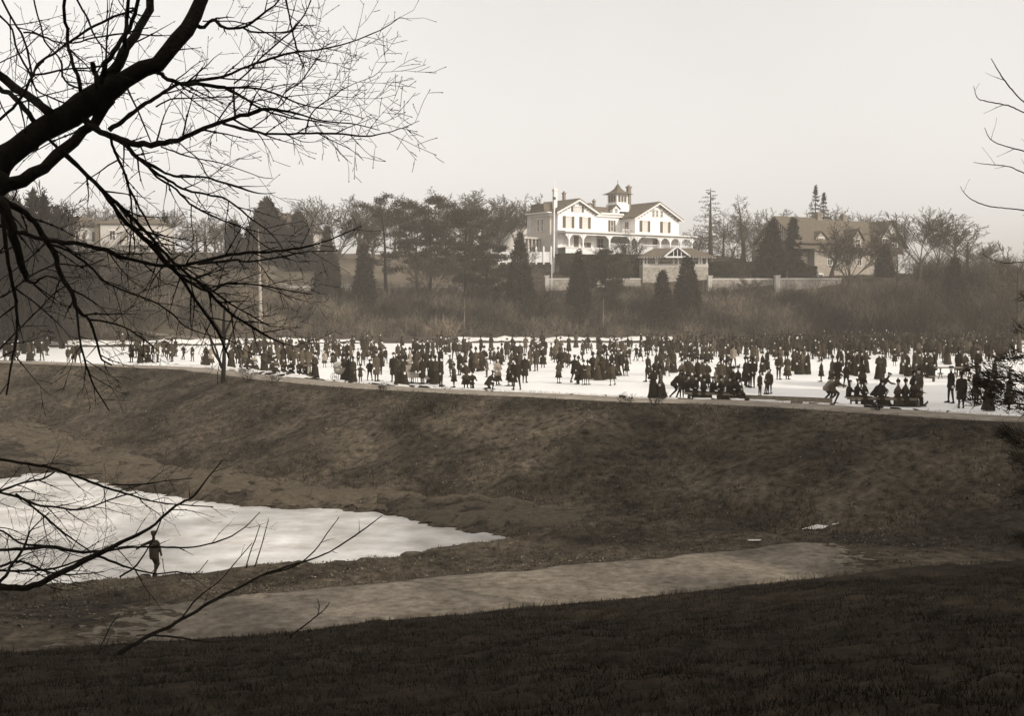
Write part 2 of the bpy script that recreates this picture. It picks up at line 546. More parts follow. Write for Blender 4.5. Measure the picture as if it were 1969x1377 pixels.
sheet('embankment_path', DAM[1:-1], .7, 3.4, M['gravel'], lift=.07, jit=.2)
XE = G(1700, 1100, .8)[0]; XW = G(150, 1230, .8)[0]
sheet('lower_path', NEAR[1:-1], -4.0, -.05, M['path'], lift=.09, jit=.3, step=.2, nw=34, sink=lambda x, y: .25*np.clip(.55+(fbm(x*6.3, y*6.3, 3)-.5)*1.1-np.minimum((XE-x)/4.0, (x-XW)/6.0), 0, 1))
# ragged old snow between ice and path (left half), and along the shores
XS = G(560, 722, 3.9)[0]; XL = G(330, 705, 3.9)[0]
sheet('snow_bank', DAM[1:-1], -.5, 1.3, M['snow'], lift=.06, jit=.3, relief=.25,
      mask=lambda x, y: (x > XL) & (x < XS + 2) & (fbm(x*1.5, y*1.5, 3) > .36))
sheet('snow_edge', DAM[1:-1], -.6, .5, M['snow'], lift=.05, jit=.2, relief=.1, step=.15,
      mask=lambda x, y: (x > XS) & (fbm(x*1.6, y*1.6, 4) > .5))
sheet('shore_snow', SHORE[1:-1], -2.4, -.6, M['snow'], lift=.06, jit=.25, relief=.15, step=1.0,
      mask=lambda x, y: fbm(x*.12+4, y*.12, 3) > .40)
pc = np.vstack([POND, POND[:1]])
def pond_rim(x, y):
    return (fbm(x*1.3, y*1.3, 3) > .45)
SH_ = DAM[1:-1]
XQ = G(1000, 1000, .4)[0]
sheet('shore_turf', SH_, 13.4, 17.0, M['turf'], lift=.06, jit=.8, step=.25, nw=24, sink=lambda x, y: .3*np.clip((fbm(x*1.6, y*1.6, 4)-.5)*3-.05+np.clip((x-XQ)/5, 0, 2), 0, 1), mask=lambda x, y: fields(x, y)[3] > .35)
rim = POND[2:14][::1]

# near-slope turf darkened to stand for shade, a sheet just above the ground
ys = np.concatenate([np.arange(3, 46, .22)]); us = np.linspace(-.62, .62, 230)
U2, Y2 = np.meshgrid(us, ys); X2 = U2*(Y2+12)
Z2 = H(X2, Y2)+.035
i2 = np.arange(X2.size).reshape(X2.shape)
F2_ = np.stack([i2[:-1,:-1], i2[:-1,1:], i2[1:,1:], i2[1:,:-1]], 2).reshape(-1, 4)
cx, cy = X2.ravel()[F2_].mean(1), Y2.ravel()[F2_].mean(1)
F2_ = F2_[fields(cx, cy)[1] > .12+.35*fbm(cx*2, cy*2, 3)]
tag(obj('near_slope_shade_turf', mesh_np('near_slope_shade_turf', np.stack([X2, Y2, Z2], 2).reshape(-1, 3), F2_, M['shaded_turf'], smooth=True)), kind='structure')

def ground_patch(name, pts, m, lift=.05, n=26, ragged=.5):
    """small ragged patch lying on the ground, outline from ground points"""
    Q = np.array([T(x, y)[:2] for x, y in pts])
    lo, hi_ = Q.min(0)-.3, Q.max(0)+.3
    A, B = np.meshgrid(np.linspace(lo[0], hi_[0], n), np.linspace(lo[1], hi_[1], n))
    Z = H(A, B) + lift
    ii = np.arange(n*n).reshape(n, n)
    F = np.stack([ii[:-1,:-1], ii[:-1,1:], ii[1:,1:], ii[1:,:-1]], 2).reshape(-1, 4)
    cx, cy = A.ravel()[F].mean(1), B.ravel()[F].mean(1)
    sd_ = dist_poly(cx, cy, Q, True) * np.where(inside(cx, cy, Q), -1, 1)
    F = F[sd_ + (fbm(cx*3, cy*3, 2)-.5)*ragged < 0]
    if len(F) == 0: return None
    return tag(obj(name, mesh_np(name, np.stack([A, B, Z], 2).reshape(-1, 3), F, m, smooth=True)), kind='structure')
ground_patch('snow_patch', [(1543,1021),(1560,1015),(1580,1013),(1614,1005),(1613,1010),(1596,1013),(1580,1019),(1560,1020)], M['snow'], n=110, ragged=.12)
ground_patch('snow_patch', [(1438,1041),(1462,1041),(1460,1043),(1440,1043)], M['snow'], n=50, ragged=.2)
ground_patch('snow_patch', [(1838,608),(1860,610),(1868,618),(1845,614)], M['snow'], ragged=.2)
sheet('far_bank', SHORE[1:-1], -35.6, -1.4, M['litter'], lift=.1, jit=.3, step=1.5, nw=34)
# far-shore road climbing to the left
LX0, LX1 = P(520,540,190)[0], P(990,540,190)[0]
sheet('lawn', SHORE[1:-1], -66, -37.2, M['lawn'], lift=.1, jit=.5, step=1.5, nw=30, mask=lambda x, y: (x > LX0) & (x < LX1))
ROAD = np.array([T(x, y)[:2] for x, y in [(190,634),(260,641),(330,648),(420,655),(520,660)]])
sheet('shore_road', ROAD, -.8, .8, M['path'], lift=.12, jit=.1, step=1.0, nw=5)

# ------------------------------------------------------------------ grass and litter on the ground
def blades(name, pts, h, wd, lean=.5, label=None, m=None):
    n = len(pts)
    a = rng.random(n)*2*np.pi
    wv = np.stack([np.cos(a), np.sin(a), a*0], 1)*(wd*(.5+rng.random(n)))[:,None]
    top = pts + np.stack([(rng.random(n)-.5)*lean*h, (rng.random(n)-.5)*lean*h, h*(.4+.9*rng.random(n))], 1)
    V = np.stack([pts-wv, pts+wv, top], 1).reshape(-1, 3)
    F = np.arange(3*n).reshape(-1, 3)
    me = mesh_np(name, V, F, m or M['grass'])
    at = me.attributes.new('tone', 'FLOAT', 'POINT')
    at.data.foreach_set('value', np.repeat(.4+1.1*rng.random(n), 3).astype(np.float32))
    o = obj(name, me)
    tag(o, label, 'grass', kind='stuff')
    return o
def scatter(n, x0, x1, y0, y1, cond):
    u = rng.random(n)
    Y = y0 + (y1-y0)*u
    X = (x0 + (x1-x0)*rng.random(n)) * (Y+4)
    d, e, v, p = fields(X, Y)
    k = cond(X, Y, d, e, v, p)
    X, Y = X[k], Y[k]
    return np.stack([X, Y, H(X, Y)-.02], 1)
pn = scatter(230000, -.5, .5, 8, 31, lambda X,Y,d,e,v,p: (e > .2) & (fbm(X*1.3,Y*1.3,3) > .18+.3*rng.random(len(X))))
blades('foreground_grass', pn, .12, .009, 1.4, 'short dead grass on the dark slope below the viewer', M['shaded_grass'])
pv = scatter(110000, -.5, .5, 30, 62, lambda X,Y,d,e,v,p: (e < -4.2) & (p > .5) & (d > 12.5) & (fbm(X*1.1,Y*1.1,3) > .38))
def litter(name, pts, size, label, m=None):
    n = len(pts)
    u = rng.normal(size=(n,3)); u[:,2] *= .35; u /= np.linalg.norm(u, axis=1, keepdims=True)
    w_ = np.cross(u, np.array([0,0,1.0])+rng.normal(size=(n,3))*.35); w_ /= np.linalg.norm(w_, axis=1, keepdims=True)
    s = (size*(.5+rng.random(n)))[:,None]
    c = pts+np.array([0,0,.045])
    V = np.stack([c-u*s, c+w_*s*.55, c+u*s, c-w_*s*.55], 1).reshape(-1,3)
    me = mesh_np(name, V, np.arange(4*n).reshape(-1,4), m or M['leaf'])
    at = me.attributes.new('tone', 'FLOAT', 'POINT')
    at.data.foreach_set('value', np.repeat(.3+1.3*rng.random(n)**2, 4).astype(np.float32))
    return tag(obj(name, me), label, 'leaves', kind='stuff')
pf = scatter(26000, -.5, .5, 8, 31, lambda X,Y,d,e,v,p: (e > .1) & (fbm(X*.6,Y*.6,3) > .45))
litter('slope_leaves', pf, .028, 'dark fallen leaves lying in the grass of the near slope', M['shaded_grass'])
pf = scatter(60000, -.5, .5, 38, 125, lambda X,Y,d,e,v,p: (d > 3.7) & (d < 14) & (fbm(X*.4,Y*.4,3) > .4))
litter('bank_leaves', pf, .05, 'fallen leaves and light litter scattered over the embankment')
pf = scatter(50000, -.5, .5, 28, 62, lambda X,Y,d,e,v,p: (e < .3) & (p > .2) & (d > 12.5) & (fbm(X*.5,Y*.5,3) > .42))
litter('valley_leaves', pf, .04, 'fallen leaves and pebbles around the lower path and pond')
pf = scatter(5000, -.5, .5, 38, 75, lambda X,Y,d,e,v,p: (p > -1.3) & (p < .6))
litter('pond_rim_leaves', pf, .07, 'dark leaves and broken ice crust along the rim of the lower pond')
blades('valley_grass', pv, .10, .012, 1.2, 'rough grass around the lower pond')
pd = scatter(240000, -.5, .5, 38, 125, lambda X,Y,d,e,v,p: (d > 3.9) & (d < 13.5) & (fbm(X*.5,Y*.5,4) > .45))
pd2 = scatter(90000, -.5, .5, 38, 120, lambda X,Y,d,e,v,p: (d > 12.2) & (d < 14.6) & (p > .6))
blades('embankment_grass', np.vstack([pd, pd2]), .17, .018, 1.1, 'tangled dead grass covering the embankment face')
# long weeds fringing the far edge of the foreground slope
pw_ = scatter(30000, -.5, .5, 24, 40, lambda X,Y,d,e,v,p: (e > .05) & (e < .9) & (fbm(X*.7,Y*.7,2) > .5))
blades('slope_edge_weeds', pw_, .28, .008, 1.0, 'taller weeds along the lip of the near slope', M['shaded_grass'])
pw_ = scatter(50000, -.5, .5, 50, 120, lambda X,Y,d,e,v,p: (((d > -.6) & (d < .9)) | ((d > 3.5) & (d < 4.6))) & (fbm(X*.6,Y*.6,2) > .52))
blades('path_edge_weeds', pw_, .2, .014, 1.0, 'weeds poking up along the embankment path')
pl_ = scatter(60000, -.5, .5, 186, 250, lambda X,Y,d,e,v,p: (v > 38) & ((X < LX0) | (X > LX1)))
blades('terrace_grass', pl_, .25, .06, 1.2, 'pale winter lawn above the far stone wall')
# ------------------------------------------------------------------ buildings
def frame_empty(name, X, Y, Z, yaw, label, cat, group=None):
    return empty(name, (X, Y, Z), yaw, label, cat, group)

# repeated window pieces share mesh data
def window(parent, x, y, z, w_, h_, pane=M['glass'], shutters=False, arched=False, facing='front', shut_w=.42, blind=False):
    """window on a wall: facing 'front' (outward -y at plane y) or 'left' (outward -x at plane x)"""
    f = MB()
    t = .09
    def bx(b, a0, a1, o0, o1, z0, z1):
        if facing == 'front': b.box(a0, a1, y-o1, y-o0, z0, z1)
        else: b.box(x-o1, x-o0, a0, a1, z0, z1)
    c = x if facing == 'front' else y
    bx(f, c-w_/2-t, c-w_/2, .01, .09, z, z+h_)
    bx(f, c+w_/2, c+w_/2+t, .01, .09, z, z+h_)
    bx(f, c-w_/2-t-.06, c+w_/2+t+.06, .01, .16, z+h_, z+h_+.16)
    bx(f, c-w_/2-t-.04, c+w_/2+t+.04, .01, .15, z-.11, z)
    if arched:
        bx(f, c-w_/2-.02, c+w_/2+.02, .01, .12, z+h_+.16, z+h_+.28)
    wo_ = f.build('window', M['trim'], parent)
    s = MB()
    bx(s, c-w_/2+.002, c+w_/2-.002, .012, .03, z+.002, z+h_-.002)
    s.build('pane', pane, wo_)
    q = MB()
    bx(q, c-.025, c+.025, .034, .06, z+.004, z+h_-.004)
    bx(q, c-w_/2+.004, c-.027, .034, .058, z+h_/2-.03, z+h_/2+.03)
    bx(q, c+.027, c+w_/2-.004, .034, .058, z+h_/2-.03, z+h_/2+.03)
    q.build('sash', M['trim'], wo_)
    if blind:
        q = MB(); bx(q, c-w_/2+.01, c+w_/2-.01, .062, .07, z+h_*.45, z+h_-.01); q.build('blind', M['curtain'], wo_)
    if shutters:
        for sx in (-1, 1):
            a = c + sx*(w_/2+t+.03+shut_w/2)
            q = MB()
            bx(q, a-shut_w/2, a+shut_w/2, .02, .05, z-.05, z+h_+.08)
            nlv = 9
            for i in range(nlv):
                zz = z + .04 + i*(h_-.1)/nlv
                bx(q, a-shut_w/2+.05, a+shut_w/2-.05, .055, .085, zz, zz+.06)
            q.build('shutter', M['shutter'], parent)
    return wo_

def gable_block(root, x0, x1, y0, y1, eave, apex, wm, rm, over=.55, front=True, ridge='y', name='wall'):
    """gabled block; ridge 'y': gable faces the front, ridge 'x': eaves face the front"""
    b = MB()
    if ridge == 'y':
        b.prism([(x0,0),(x1,0),(x1,eave),((x0+x1)/2,apex-.12),(x0,eave)], 'y', y0, y1)
    else:
        b.prism([(y0,0),(y1,0),(y1,eave),((y0+y1)/2,apex-.12),(y0,eave)], 'x', x0, x1)
    wl = b.build(name, wm, root)
    r = MB()
    th = .22
    if ridge == 'y':
        xm = (x0+x1)/2; sl_ = (apex-eave)/((x1-x0)/2)
        for a, bb in ((x0-over, xm), (x1+over, xm)):
            za = eave - sl_*over
            r.prism([(a,za),(bb,apex),(bb,apex+th),(a,za+th)] if a < bb else [(bb,apex),(a,za),(a,za+th),(bb,apex+th)], 'y', y0-over, y1+over)
    else:
        ym = (y0+y1)/2; sl_ = (apex-eave)/((y1-y0)/2)
        for a, bb in ((y0-over, ym), (y1+over, ym)):
            za = eave - sl_*over
            r.prism([(a,za),(bb,apex),(bb,apex+th),(a,za+th)] if a < bb else [(bb,apex),(a,za),(a,za+th),(bb,apex+th)], 'x', x0-over, x1+over)
    rf = r.build('roof', rm, root)
    if ridge == 'y' and front:
        t = MB()
        for sx in (-1, 1):
            xe = xm + sx*((x1-x0)/2+over)
            ze = eave - sl_*over
            n = 9
            t.prism([(xe,ze-.32),(xm,apex-.32),(xm,apex-.005),(xe,ze-.005)] if sx < 0 else [(xm,apex-.32),(xe,ze-.32),(xe,ze-.005),(xm,apex-.005)], 'y', y0-over-.06, y0-over-.005)
        t.build('bargeboard', M['trim'], root)
        for sx in (-1, 1):
            k = MB()
            for i in range(1, 8):
                xx = xm + sx*(i/8)*((x1-x0)/2+over*.5)
                zz = apex - sl_*abs(xx-xm) - .42
                k.box(xx-.09, xx+.09, y0-over+.02, y0-.012, zz-.12, zz+.04)
            k.build('eave_bracket', M['shutter'], root)
    return wl, rf

# ---- white mansion
YAW = math.atan2(.57, .82)
Z0 = 17.15
man = frame_empty('mansion', P(1075, 490, 205)[0], 205, Z0, YAW, 'white Italianate mansion with cupola, two gables and a long arcaded porch on the hilltop', 'house')
FR = .0
gable_block(man, -.3, 8.2, 0, 9, 7.3, 9.4, M['white'], M['roof'], .6)
gable_block(man, 17.0, 27.5, 0, 9, 7.0, 9.7, M['white'], M['roof'], .7)
b = MB(); b.box(8.205, 16.995, 3.6, 9, 0, 7.4)
b.build('wall', M['white'], man)
b = MB(); b.box(8.21, 16.99, 3.0, 9.3, 7.42, 7.72); b.box(8.21, 16.99, 3.25, 9.3, 7.0, 7.415)
b.build('cornice', M['trim'], man)
b = MB(); b.prism([(4.2,7.725),(9.2,7.725),(8.4,8.9),(4.9,8.9)], 'x', 8.6, 16.6)
b.build('roof', M['roof'], man)
for cx in (9.6, 15.6):
    b = MB(); b.prism([(cx-.75,7.73),(cx+.75,7.73),(cx+.75,8.6),(cx,9.15),(cx-.75,8.6)], 'y', 3.6, 5.5)
    b.build('dormer', M['white'], man)
    window(man, cx, 3.6, 7.85, .5, .7)
    b = MB()
    for sx in (-1, 1):
        b.add([(cx+sx*.95,3.35,8.5),(cx,3.35,9.25),(cx,5.6,9.25),(cx+sx*.95,5.6,8.5),(cx+sx*.95,3.35,8.6),(cx,3.35,9.36),(cx,5.6,9.36),(cx+sx*.95,5.6,8.6)],
              [(0,1,2,3),(4,5,6,7),(0,1,5,4),(1,2,6,5),(2,3,7,6),(3,0,4,7)])
    b.build('dormer_roof', M['roof'], man)
# clapboard courses on the fronts (fine real relief)
b = MB()
for z in np.arange(3.9, 7.0, .3):
    b.box(-.28, 8.18, -.03, -.002, z, z+.05)
    b.box(17.02, 27.48, -.03, -.002, z, z+.05)
    b.box(8.22, 16.98, 3.575, 3.598, z, z+.05)
o_ = b.build('clapboard', M['white'], man); o_['kind'] = 'stuff'
# upper windows
for x in (2.0, 5.6):
    window(man, x, 0, 4.5, 1.05, 1.9, M['curtain'], True, shut_w=.62)
for x in (19.3, 24.2):
    window(man, x, 0, 4.4, 1.05, 1.9, M['curtain'], True, shut_w=.62)
window(man, 10.6, 3.6, 4.5, .8, 1.6, M['curtain'])
window(man, 14.6, 3.6, 4.5, .6, 1.9, M['glass'], True, shut_w=.4)
for x in (3.55, 4.35):
    window(man, x, 0, 7.35, .45, .8, M['curtain'])
for x in (2.8, 5.1):
    b = MB(); b.box(x-.22, x+.22, -.06, -.035, 7.25, 8.25); b.build('shutter', M['shutter'], man)
for x in (21.3, 22.2, 23.3):
    window(man, x, 0, 7.2, .42, 1.1, M['glass'], arched=True)
# balcony on the shaded side of the right block
b = MB(); b.box(14.9, 16.98, 1.0, 3.55, 3.75, 3.9); b.build('balcony', M['trim'], man)
b = MB()
for x in np.arange(14.95, 16.9, .2): b.box(x, x+.07, 1.02, 1.08, 3.905, 4.7)
b.box(14.9, 16.98, 1.0, 1.1, 4.705, 4.8)
b.build('balustrade', M['trim'], man)
window(man, 16.998, 2.2, 4.2, 1.0, 2.0, M['glass'], facing='left')
# porch: deck, skirt, posts, arched brackets, roof
PY0, PY1 = -2.9, -.005
b = MB(); b.box(-.8, 28.6, PY0, PY1, .9, 1.05); b.build('porch_deck', M['trim'], man)
b = MB(); b.box(-.75, 28.5, PY0+.1, PY0+.16, -1.5, .895)
b.build('porch_skirt', M['white'], man)
b = MB()
for x in np.arange(-.7, 28.4, .28): b.box(x, x+.04, PY0+.06, PY0+.098, -.1, .88)
o_ = b.build('lattice', M['trim'], man); o_['kind'] = 'stuff'
b = MB(); b.prism([(PY0-.45,3.55),(PY1,3.55),(PY1,4.05),(PY0-.45,3.75)], 'x', -1.2, 29.0)
b.build('porch_roof', M['trim'], man)
b = MB(); b.box(8.215, 16.99, -.003, 3.595, 3.56, 3.74); b.build('porch_ceiling', M['trim'], man)
b = MB(); b.box(-.75, 28.5, PY0+.02, PY0+.2, 3.15, 3.545); b.build('porch_beam', M['white'], man)
posts = [.0, 3.0, 8.8, 13.6, 15.2, 20.5, 22.9, 25.4, 28.2]
for x in posts:
    b = MB(); b.box(x-.13, x+.13, PY0+.02, PY0+.28, 1.055, 3.145); b.box(x-.2, x+.2, PY0-.03, PY0+.33, 1.06, 1.35)
    b.build('porch_post', M['white'], man)
b = MB()
for x in posts:
    for sx in (-1, 1):
        pts = [(x+sx*.135, 3.14), (x+sx*.95, 3.14), (x+sx*.7, 3.02), (x+sx*.42, 2.8), (x+sx*.25, 2.55), (x+sx*.135, 2.2)]
        if sx < 0: pts = pts[::-1]
        b.prism(pts, 'y', PY0+.08, PY0+.16)
b.build('porch_arch', M['white'], man)
b = MB()
rl = [(8.8,13.6),(20.5,28.2),(15.2,20.5)]
for a, c in rl:
    b.box(a+.14, c-.14, PY0+.1, PY0+.17, 1.85, 1.93)
    for x in np.arange(a+.3, c-.2, .25): b.box(x, x+.07, PY0+.11, PY0+.16, 1.06, 1.845)
b.build('porch_rail', M['white'], man)
for x, ww, pm, bl in ((1.5,1.3,M['curtain'],0),(5.8,2.2,M['glass'],1),(19.0,1.5,M['glass'],1),(24.0,1.2,M['curtain'],0)):
    window(man, x, 0, 1.2, ww, 1.9, pm, blind=bool(bl))
for x, ww, pm in ((9.8,1.0,M['curtain']),(12.0,1.2,M['glass']),(15.3,1.2,M['curtain'])):
    window(man, x, 3.6, 1.2, ww, 1.9, pm)
b = MB(); b.box(21.2, 22.3, -.08, -.01, 1.06, 3.1); b.build('door', M['shutter'], man)
b = MB(); b.box(3.2, 4.2, -.08, -.01, 1.06, 3.1); b.build('door', M['shutter'], man)
# cupola
b = MB(); b.box(16.2, 19.2, 4.2, 7.2, 8.2, 9.6); b.build('cupola_base', M['white'], man)
b = MB(); b.box(16.4, 19.0, 4.4, 7.0, 9.605, 11.4); cu = b.build('cupola', M['white'], man)
b = MB()
for x in (17.0, 17.7, 18.4):
    b.box(x-.24, x+.24, 4.33, 4.395, 9.95, 11.15)
    b.box(16.33, 16.395, x-.24-12, x+.24-12, 9.95, 11.15)
b.build('louvre', M['shutter'], cu)
b = MB()
prof = [(2.1,11.41),(1.7,11.55),(.95,11.95),(.45,12.5),(.1,13.3)]
v, f = [], []
for r_, z_ in prof:
    v += [(17.7-r_,5.7-r_,z_),(17.7+r_,5.7-r_,z_),(17.7+r_,5.7+r_,z_),(17.7-r_,5.7+r_,z_)]
for j in range(len(prof)-1):
    for i in range(4): f.append((j*4+i, j*4+(i+1)%4, (j+1)*4+(i+1)%4, (j+1)*4+i))
f += [(3,2,1,0), tuple(range(len(v)-4, len(v)))]
b.add(v, f); b.bar((17.7,5.7,13.2),(17.7,5.7,14.0),.05); b.build('cupola_roof', M['roof'], man)
def chimney(parent, x, y, z0, z1, s_=.35, m=M['brick']):
    b = MB(); b.box(x-s_, x+s_, y-s_, y+s_, z0, z1); b.box(x-s_*1.35, x+s_*1.35, y-s_*1.35, y+s_*1.35, z1+.002, z1+.25)
    b.box(x-s_*.5, x+s_*.5, y-s_*.5, y+s_*.5, z1+.252, z1+.5)
    b.build('chimney', m, parent)
chimney(man, .6, 2.0, 6.9, 10.9, .3, M['trim']); chimney(man, 5.6, 6, 8.2, 10.9, .22); chimney(man, 19.9, 5.2, 8.6, 12.7, .32)
chimney(man, 12.8, 6.5, 8.9, 9.9, .2)
# shaded left wing and its little arcade
b = MB(); b.box(-1.0, -.305, 1.3, 6.8, 0, 6.95); b.build('wing', M['palestone'], man)
b = MB(); b.box(-1.9, -.31, .8, 7.4, 6.96, 7.15); b.box(-1.2, -.31, 1.15, 6.95, 6.5, 6.955); b.build('cornice', M['trim'], man)
b = MB(); b.prism([(2.4,7.16),(6.8,7.16),(6.4,8.7),(2.8,8.7)], 'x', -1.3, .6); b.build('roof', M['roof'], man)
for y in (3.4, 4.6):
    window(man, -1.0, y, 4.0, .5, 2.0, M['glass'], arched=True, facing='left')
b = MB()
for x in (-4.3, -3.6, -2.8): b.box(x-.1, x+.1, 4.0, 4.2, 0, 2.6)
for x in (-2.0, -1.3): b.box(x-.1, x+.1, 4.0, 4.2, 0, 2.6)
b.box(-4.6, -1.01, 3.8, 7.3, 2.605, 2.9)
b.build('side_porch', M['palestone'], man)
b = MB(); b.box(-4.2, -1.02, 5.2, 7.2, 0, 2.6); b.build('bay', M['palestone'], man)
for x in (-3.6, -2.2): window(man, x, 5.2, .6, .55, 1.6, M['glass'], arched=True)
# flagpole in front of the mansion
fx = P(1064.5, 500, 196)
fp = empty('flagpole', (fx[0], 196, h1(fx[0], 196)), 0, 'tall white flagpole with a thin topmast beside the mansion', 'flagpole')
zt = P(1066, 368, 196)[2] - fp.location.z; zt2 = P(1065, 322, 196)[2] - fp.location.z
b = MB(); b.bar((0,0,-.3),(.12,0,zt),.15,8,.11); b.build('mast', M['white'], fp)
b = MB(); b.bar((.12,0,zt-1.2),(.05,0,zt2),.05,6,.03); b.build('topmast', M['white'], fp)
b = MB(); b.bar((.1,-.05,zt-1.3),(.1,-.05,zt-.9),.26,8); b.build('mast_band', M['shutter'], fp)
wp = P(1061, 560, 183)
pz = h1(wp[0], 183)
o_ = MB().bar((0,0,-.2),(0,0,P(1061,497,183)[2]-pz),.07,8,.06).build('pole', M['white'], None, (wp[0],183,pz))
tag(o_, 'slender white pole standing before the stone wall below the flagpole', 'pole')

# ---- grey house gable behind, left of the mansion
q = P(1010, 490, 238)
hz = frame_empty('carriage_house', q[0], 238, 16.6, YAW, 'pale grey gabled house half hidden behind the mansion and trees', 'house')
gable_block(hz, -5, 3.2, 0, 8, 5.2, 9.0, M['palestone'], M['roof'], .5)
chimney(hz, -3.6, 2.2, 6.5, 10.8, .7)
window(hz, -1, 0, 4.6, .8, 1.4)

# ---- shingled house on the right
X0_ = P(1566, 520, 198)[0]
h2 = frame_empty('shingle_house', X0_, 198, 13.5, math.radians(30), 'dark shingled house with steep roofs, dormers and pale lower storey on the right', 'house')
b = MB(); b.box(.005, 19.5, 0, 8.5, -1.5, 4.3); b.build('wall', M['house_wall'], h2)
b = MB(); b.box(-4.8, 0, 1.2, 10, -1.5, 4.25); b.build('side_wall', M['shingle_dark'], h2)
# main roof, eaves to the front
def slab_roof(root, x0, x1, y0, y1, eave, apex, over, m, name='roof'):
    r = MB(); th = .2; ym = (y0+y1)/2; sl_ = (apex-eave)/((y1-y0)/2)
    for a in (y0-over, y1+over):
        za = eave - sl_*over
        r.prism([(a,za),(ym,apex),(ym,apex+th),(a,za+th)] if a < ym else [(ym,apex),(a,za),(a,za+th),(ym,apex+th)], 'x', x0, x1)
    return r.build(name, m, root)
slab_roof(h2, 5.5, 20.3, 0, 8.5, 4.4, 9.2, .7, M['shingle'])
b = MB(); b.prism([(.1,4.31),(8.4,4.31),(4.25,9.0)], 'x', 5.6, 19.9); b.build('attic', M['shingle_dark'], h2)
# left steep wing whose gable end faces left
b = MB(); b.prism([(-.4,4.32),(9.4,4.32),(9.4,5.4),(4.5,9.3),(-.4,5.4)], 'x', -4.2, 5.4); b.build('upper_wall', M['shingle_dark'], h2)
slab_roof(h2, -4.9, 5.48, -.4, 9.4, 5.4, 9.5, .5, M['shingle'])
b = MB()
for y in np.arange(.2, 9.0, .45):
    zt_ = 9.1 - abs(y-4.5)*.79
    if zt_ > 5.7: b.box(-4.25, -4.205, y, y+.08, 5.6, zt_)
b.build('batten', M['trim'], h2)
b = MB(); b.box(-5.4, 20.6, -.95, -.75, 4.1, 4.35); b.build('eave_board', M['shutter'], h2)
for x, ap in ((1.2, 7.0), (9.6, 7.6)):
    b = MB(); b.prism([(x-1.1,4.6),(x+1.1,4.6),(x+1.1,6.1),(x,ap-.2),(x-1.1,6.1)], 'y', -.2, 3.0); b.build('dormer', M['house_wall'], h2)
    window(h2, x, -.2, 4.75, 1.0, 1.2)
    b = MB()
    for sx in (-1, 1):
        b.add([(x+sx*1.5,-.5,5.75),(x,-.5,ap),(x,3.2,ap),(x+sx*1.5,3.2,5.75),(x+sx*1.5,-.5,5.92),(x,-.5,ap+.18),(x,3.2,ap+.18),(x+sx*1.5,3.2,5.92)],
              [(0,1,2,3),(4,5,6,7),(0,1,5,4),(1,2,6,5),(2,3,7,6),(3,0,4,7)])
    b.build('dormer_roof', M['shingle'], h2)
# front cross gable at the right
b = MB(); b.prism([(13.6,4.31),(20.2,4.31),(20.2,5.2),(16.9,9.0),(13.6,5.2)], 'y', -.6, 4.2); b.build('cross_gable', M['shingle'], h2)
b = MB(); b.prism([(14.3,6.55),(19.5,6.55),(16.9,8.9)], 'y', -.66, -.605); b.build('gable_panel', M['palestone'], h2)
b = MB()
for sx in (-1, 1):
    b.add([(16.9+sx*4.0,-1.2,4.55),(16.9,-1.2,9.15),(16.9,4.3,9.15),(16.9+sx*4.0,4.3,4.55),(16.9+sx*4.0,-1.2,4.77),(16.9,-1.2,9.37),(16.9,4.3,9.37),(16.9+sx*4.0,4.3,4.77)],
          [(0,1,2,3),(4,5,6,7),(0,1,5,4),(1,2,6,5),(2,3,7,6),(3,0,4,7)])
b.build('gable_roof', M['shingle_dark'], h2)
window(h2, 15.6, -.6, 4.9, 1.1, 1.3); window(h2, 18.0, -.6, 4.9, 1.1, 1.3)
chimney(h2, 4.9, 4.4, 8.0, 10.2, .5); chimney(h2, 11.5, 5.0, 8.5, 10.2, .35)
for x in (3.4, 7.6, 10.2, 14.8): window(h2, x, 0, 1.6, 1.0, 1.9)
window(h2, 1.4, 0, -.9, .9, .8, M['glass'], arched=True)
for y in (3.0, 7.0): window(h2, -4.8, y, 1.8, .8, 1.4, facing='left')
b = MB(); b.prism([(2.6,2.2),(6.2,2.2),(4.4,3.1)], 'x', -6.0, -4.81); b.build('hood', M['shingle_dark'], h2)

# ---- long pale house on the left
X3 = P(122, 500, 205)[0]
h3 = frame_empty('stucco_house', X3, 205, 16.0, math.radians(6), 'long pale stucco house with a curved entrance gable, seen through the branches at left', 'house')
b = MB(); b.box(0, 5.2, 1.5, 9, -1, 6.0); b.build('wing', M['palestone'], h3)
b = MB(); b.prism([(-.5,6.01),(5.8,6.01),(3.5,7.6),(1.5,7.6)], 'y', 1.0, 9.5); b.build('roof', M['roof'], h3)
b = MB(); b.box(6.2, 16.9, 0, 9, -1, 6.3); b.build('wall', M['palestone'], h3)
b = MB(); b.box(5.21, 6.19, .3, 8.6, -1, 7.0); b.build('side_wall', M['shingle_dark'], h3)  # dark material stands for the shade on this side wall
b = MB()
b.add([(5.7,-.5,6.32),(17.4,-.5,6.32),(17.4,9.5,6.32),(5.7,9.5,6.32),(9.5,4.5,8.0),(13.6,4.5,8.0)], [(0,3,2,1),(0,1,5,4),(1,2,5),(2,3,4,5),(3,0,4)])
b.build('roof', M['roof'], h3)
b = MB()
cv = [(9.4,2.9),(9.9,3.1),(10.4,3.8),(10.7,4.8),(11.2,5.5),(12.0,5.8),(12.8,5.5),(13.3,4.8),(13.6,3.8),(14.1,3.1),(14.6,2.9),(14.6,2.6),(9.4,2.6)]
b.prism(cv, 'y', -.9, -.02); b.build('entrance_gable', M['palestone'], h3)
b = MB()
for i in range(len(cv)-3):
    a, c = cv[i], cv[i+1]
    b.bar((a[0],-.95,a[1]),(c[0],-.95,c[1]),.16,5)
b.build('gable_coping', M['shutter'], h3)
window(h3, 12.0, -.91, 3.2, .9, 1.9, M['curtain'])
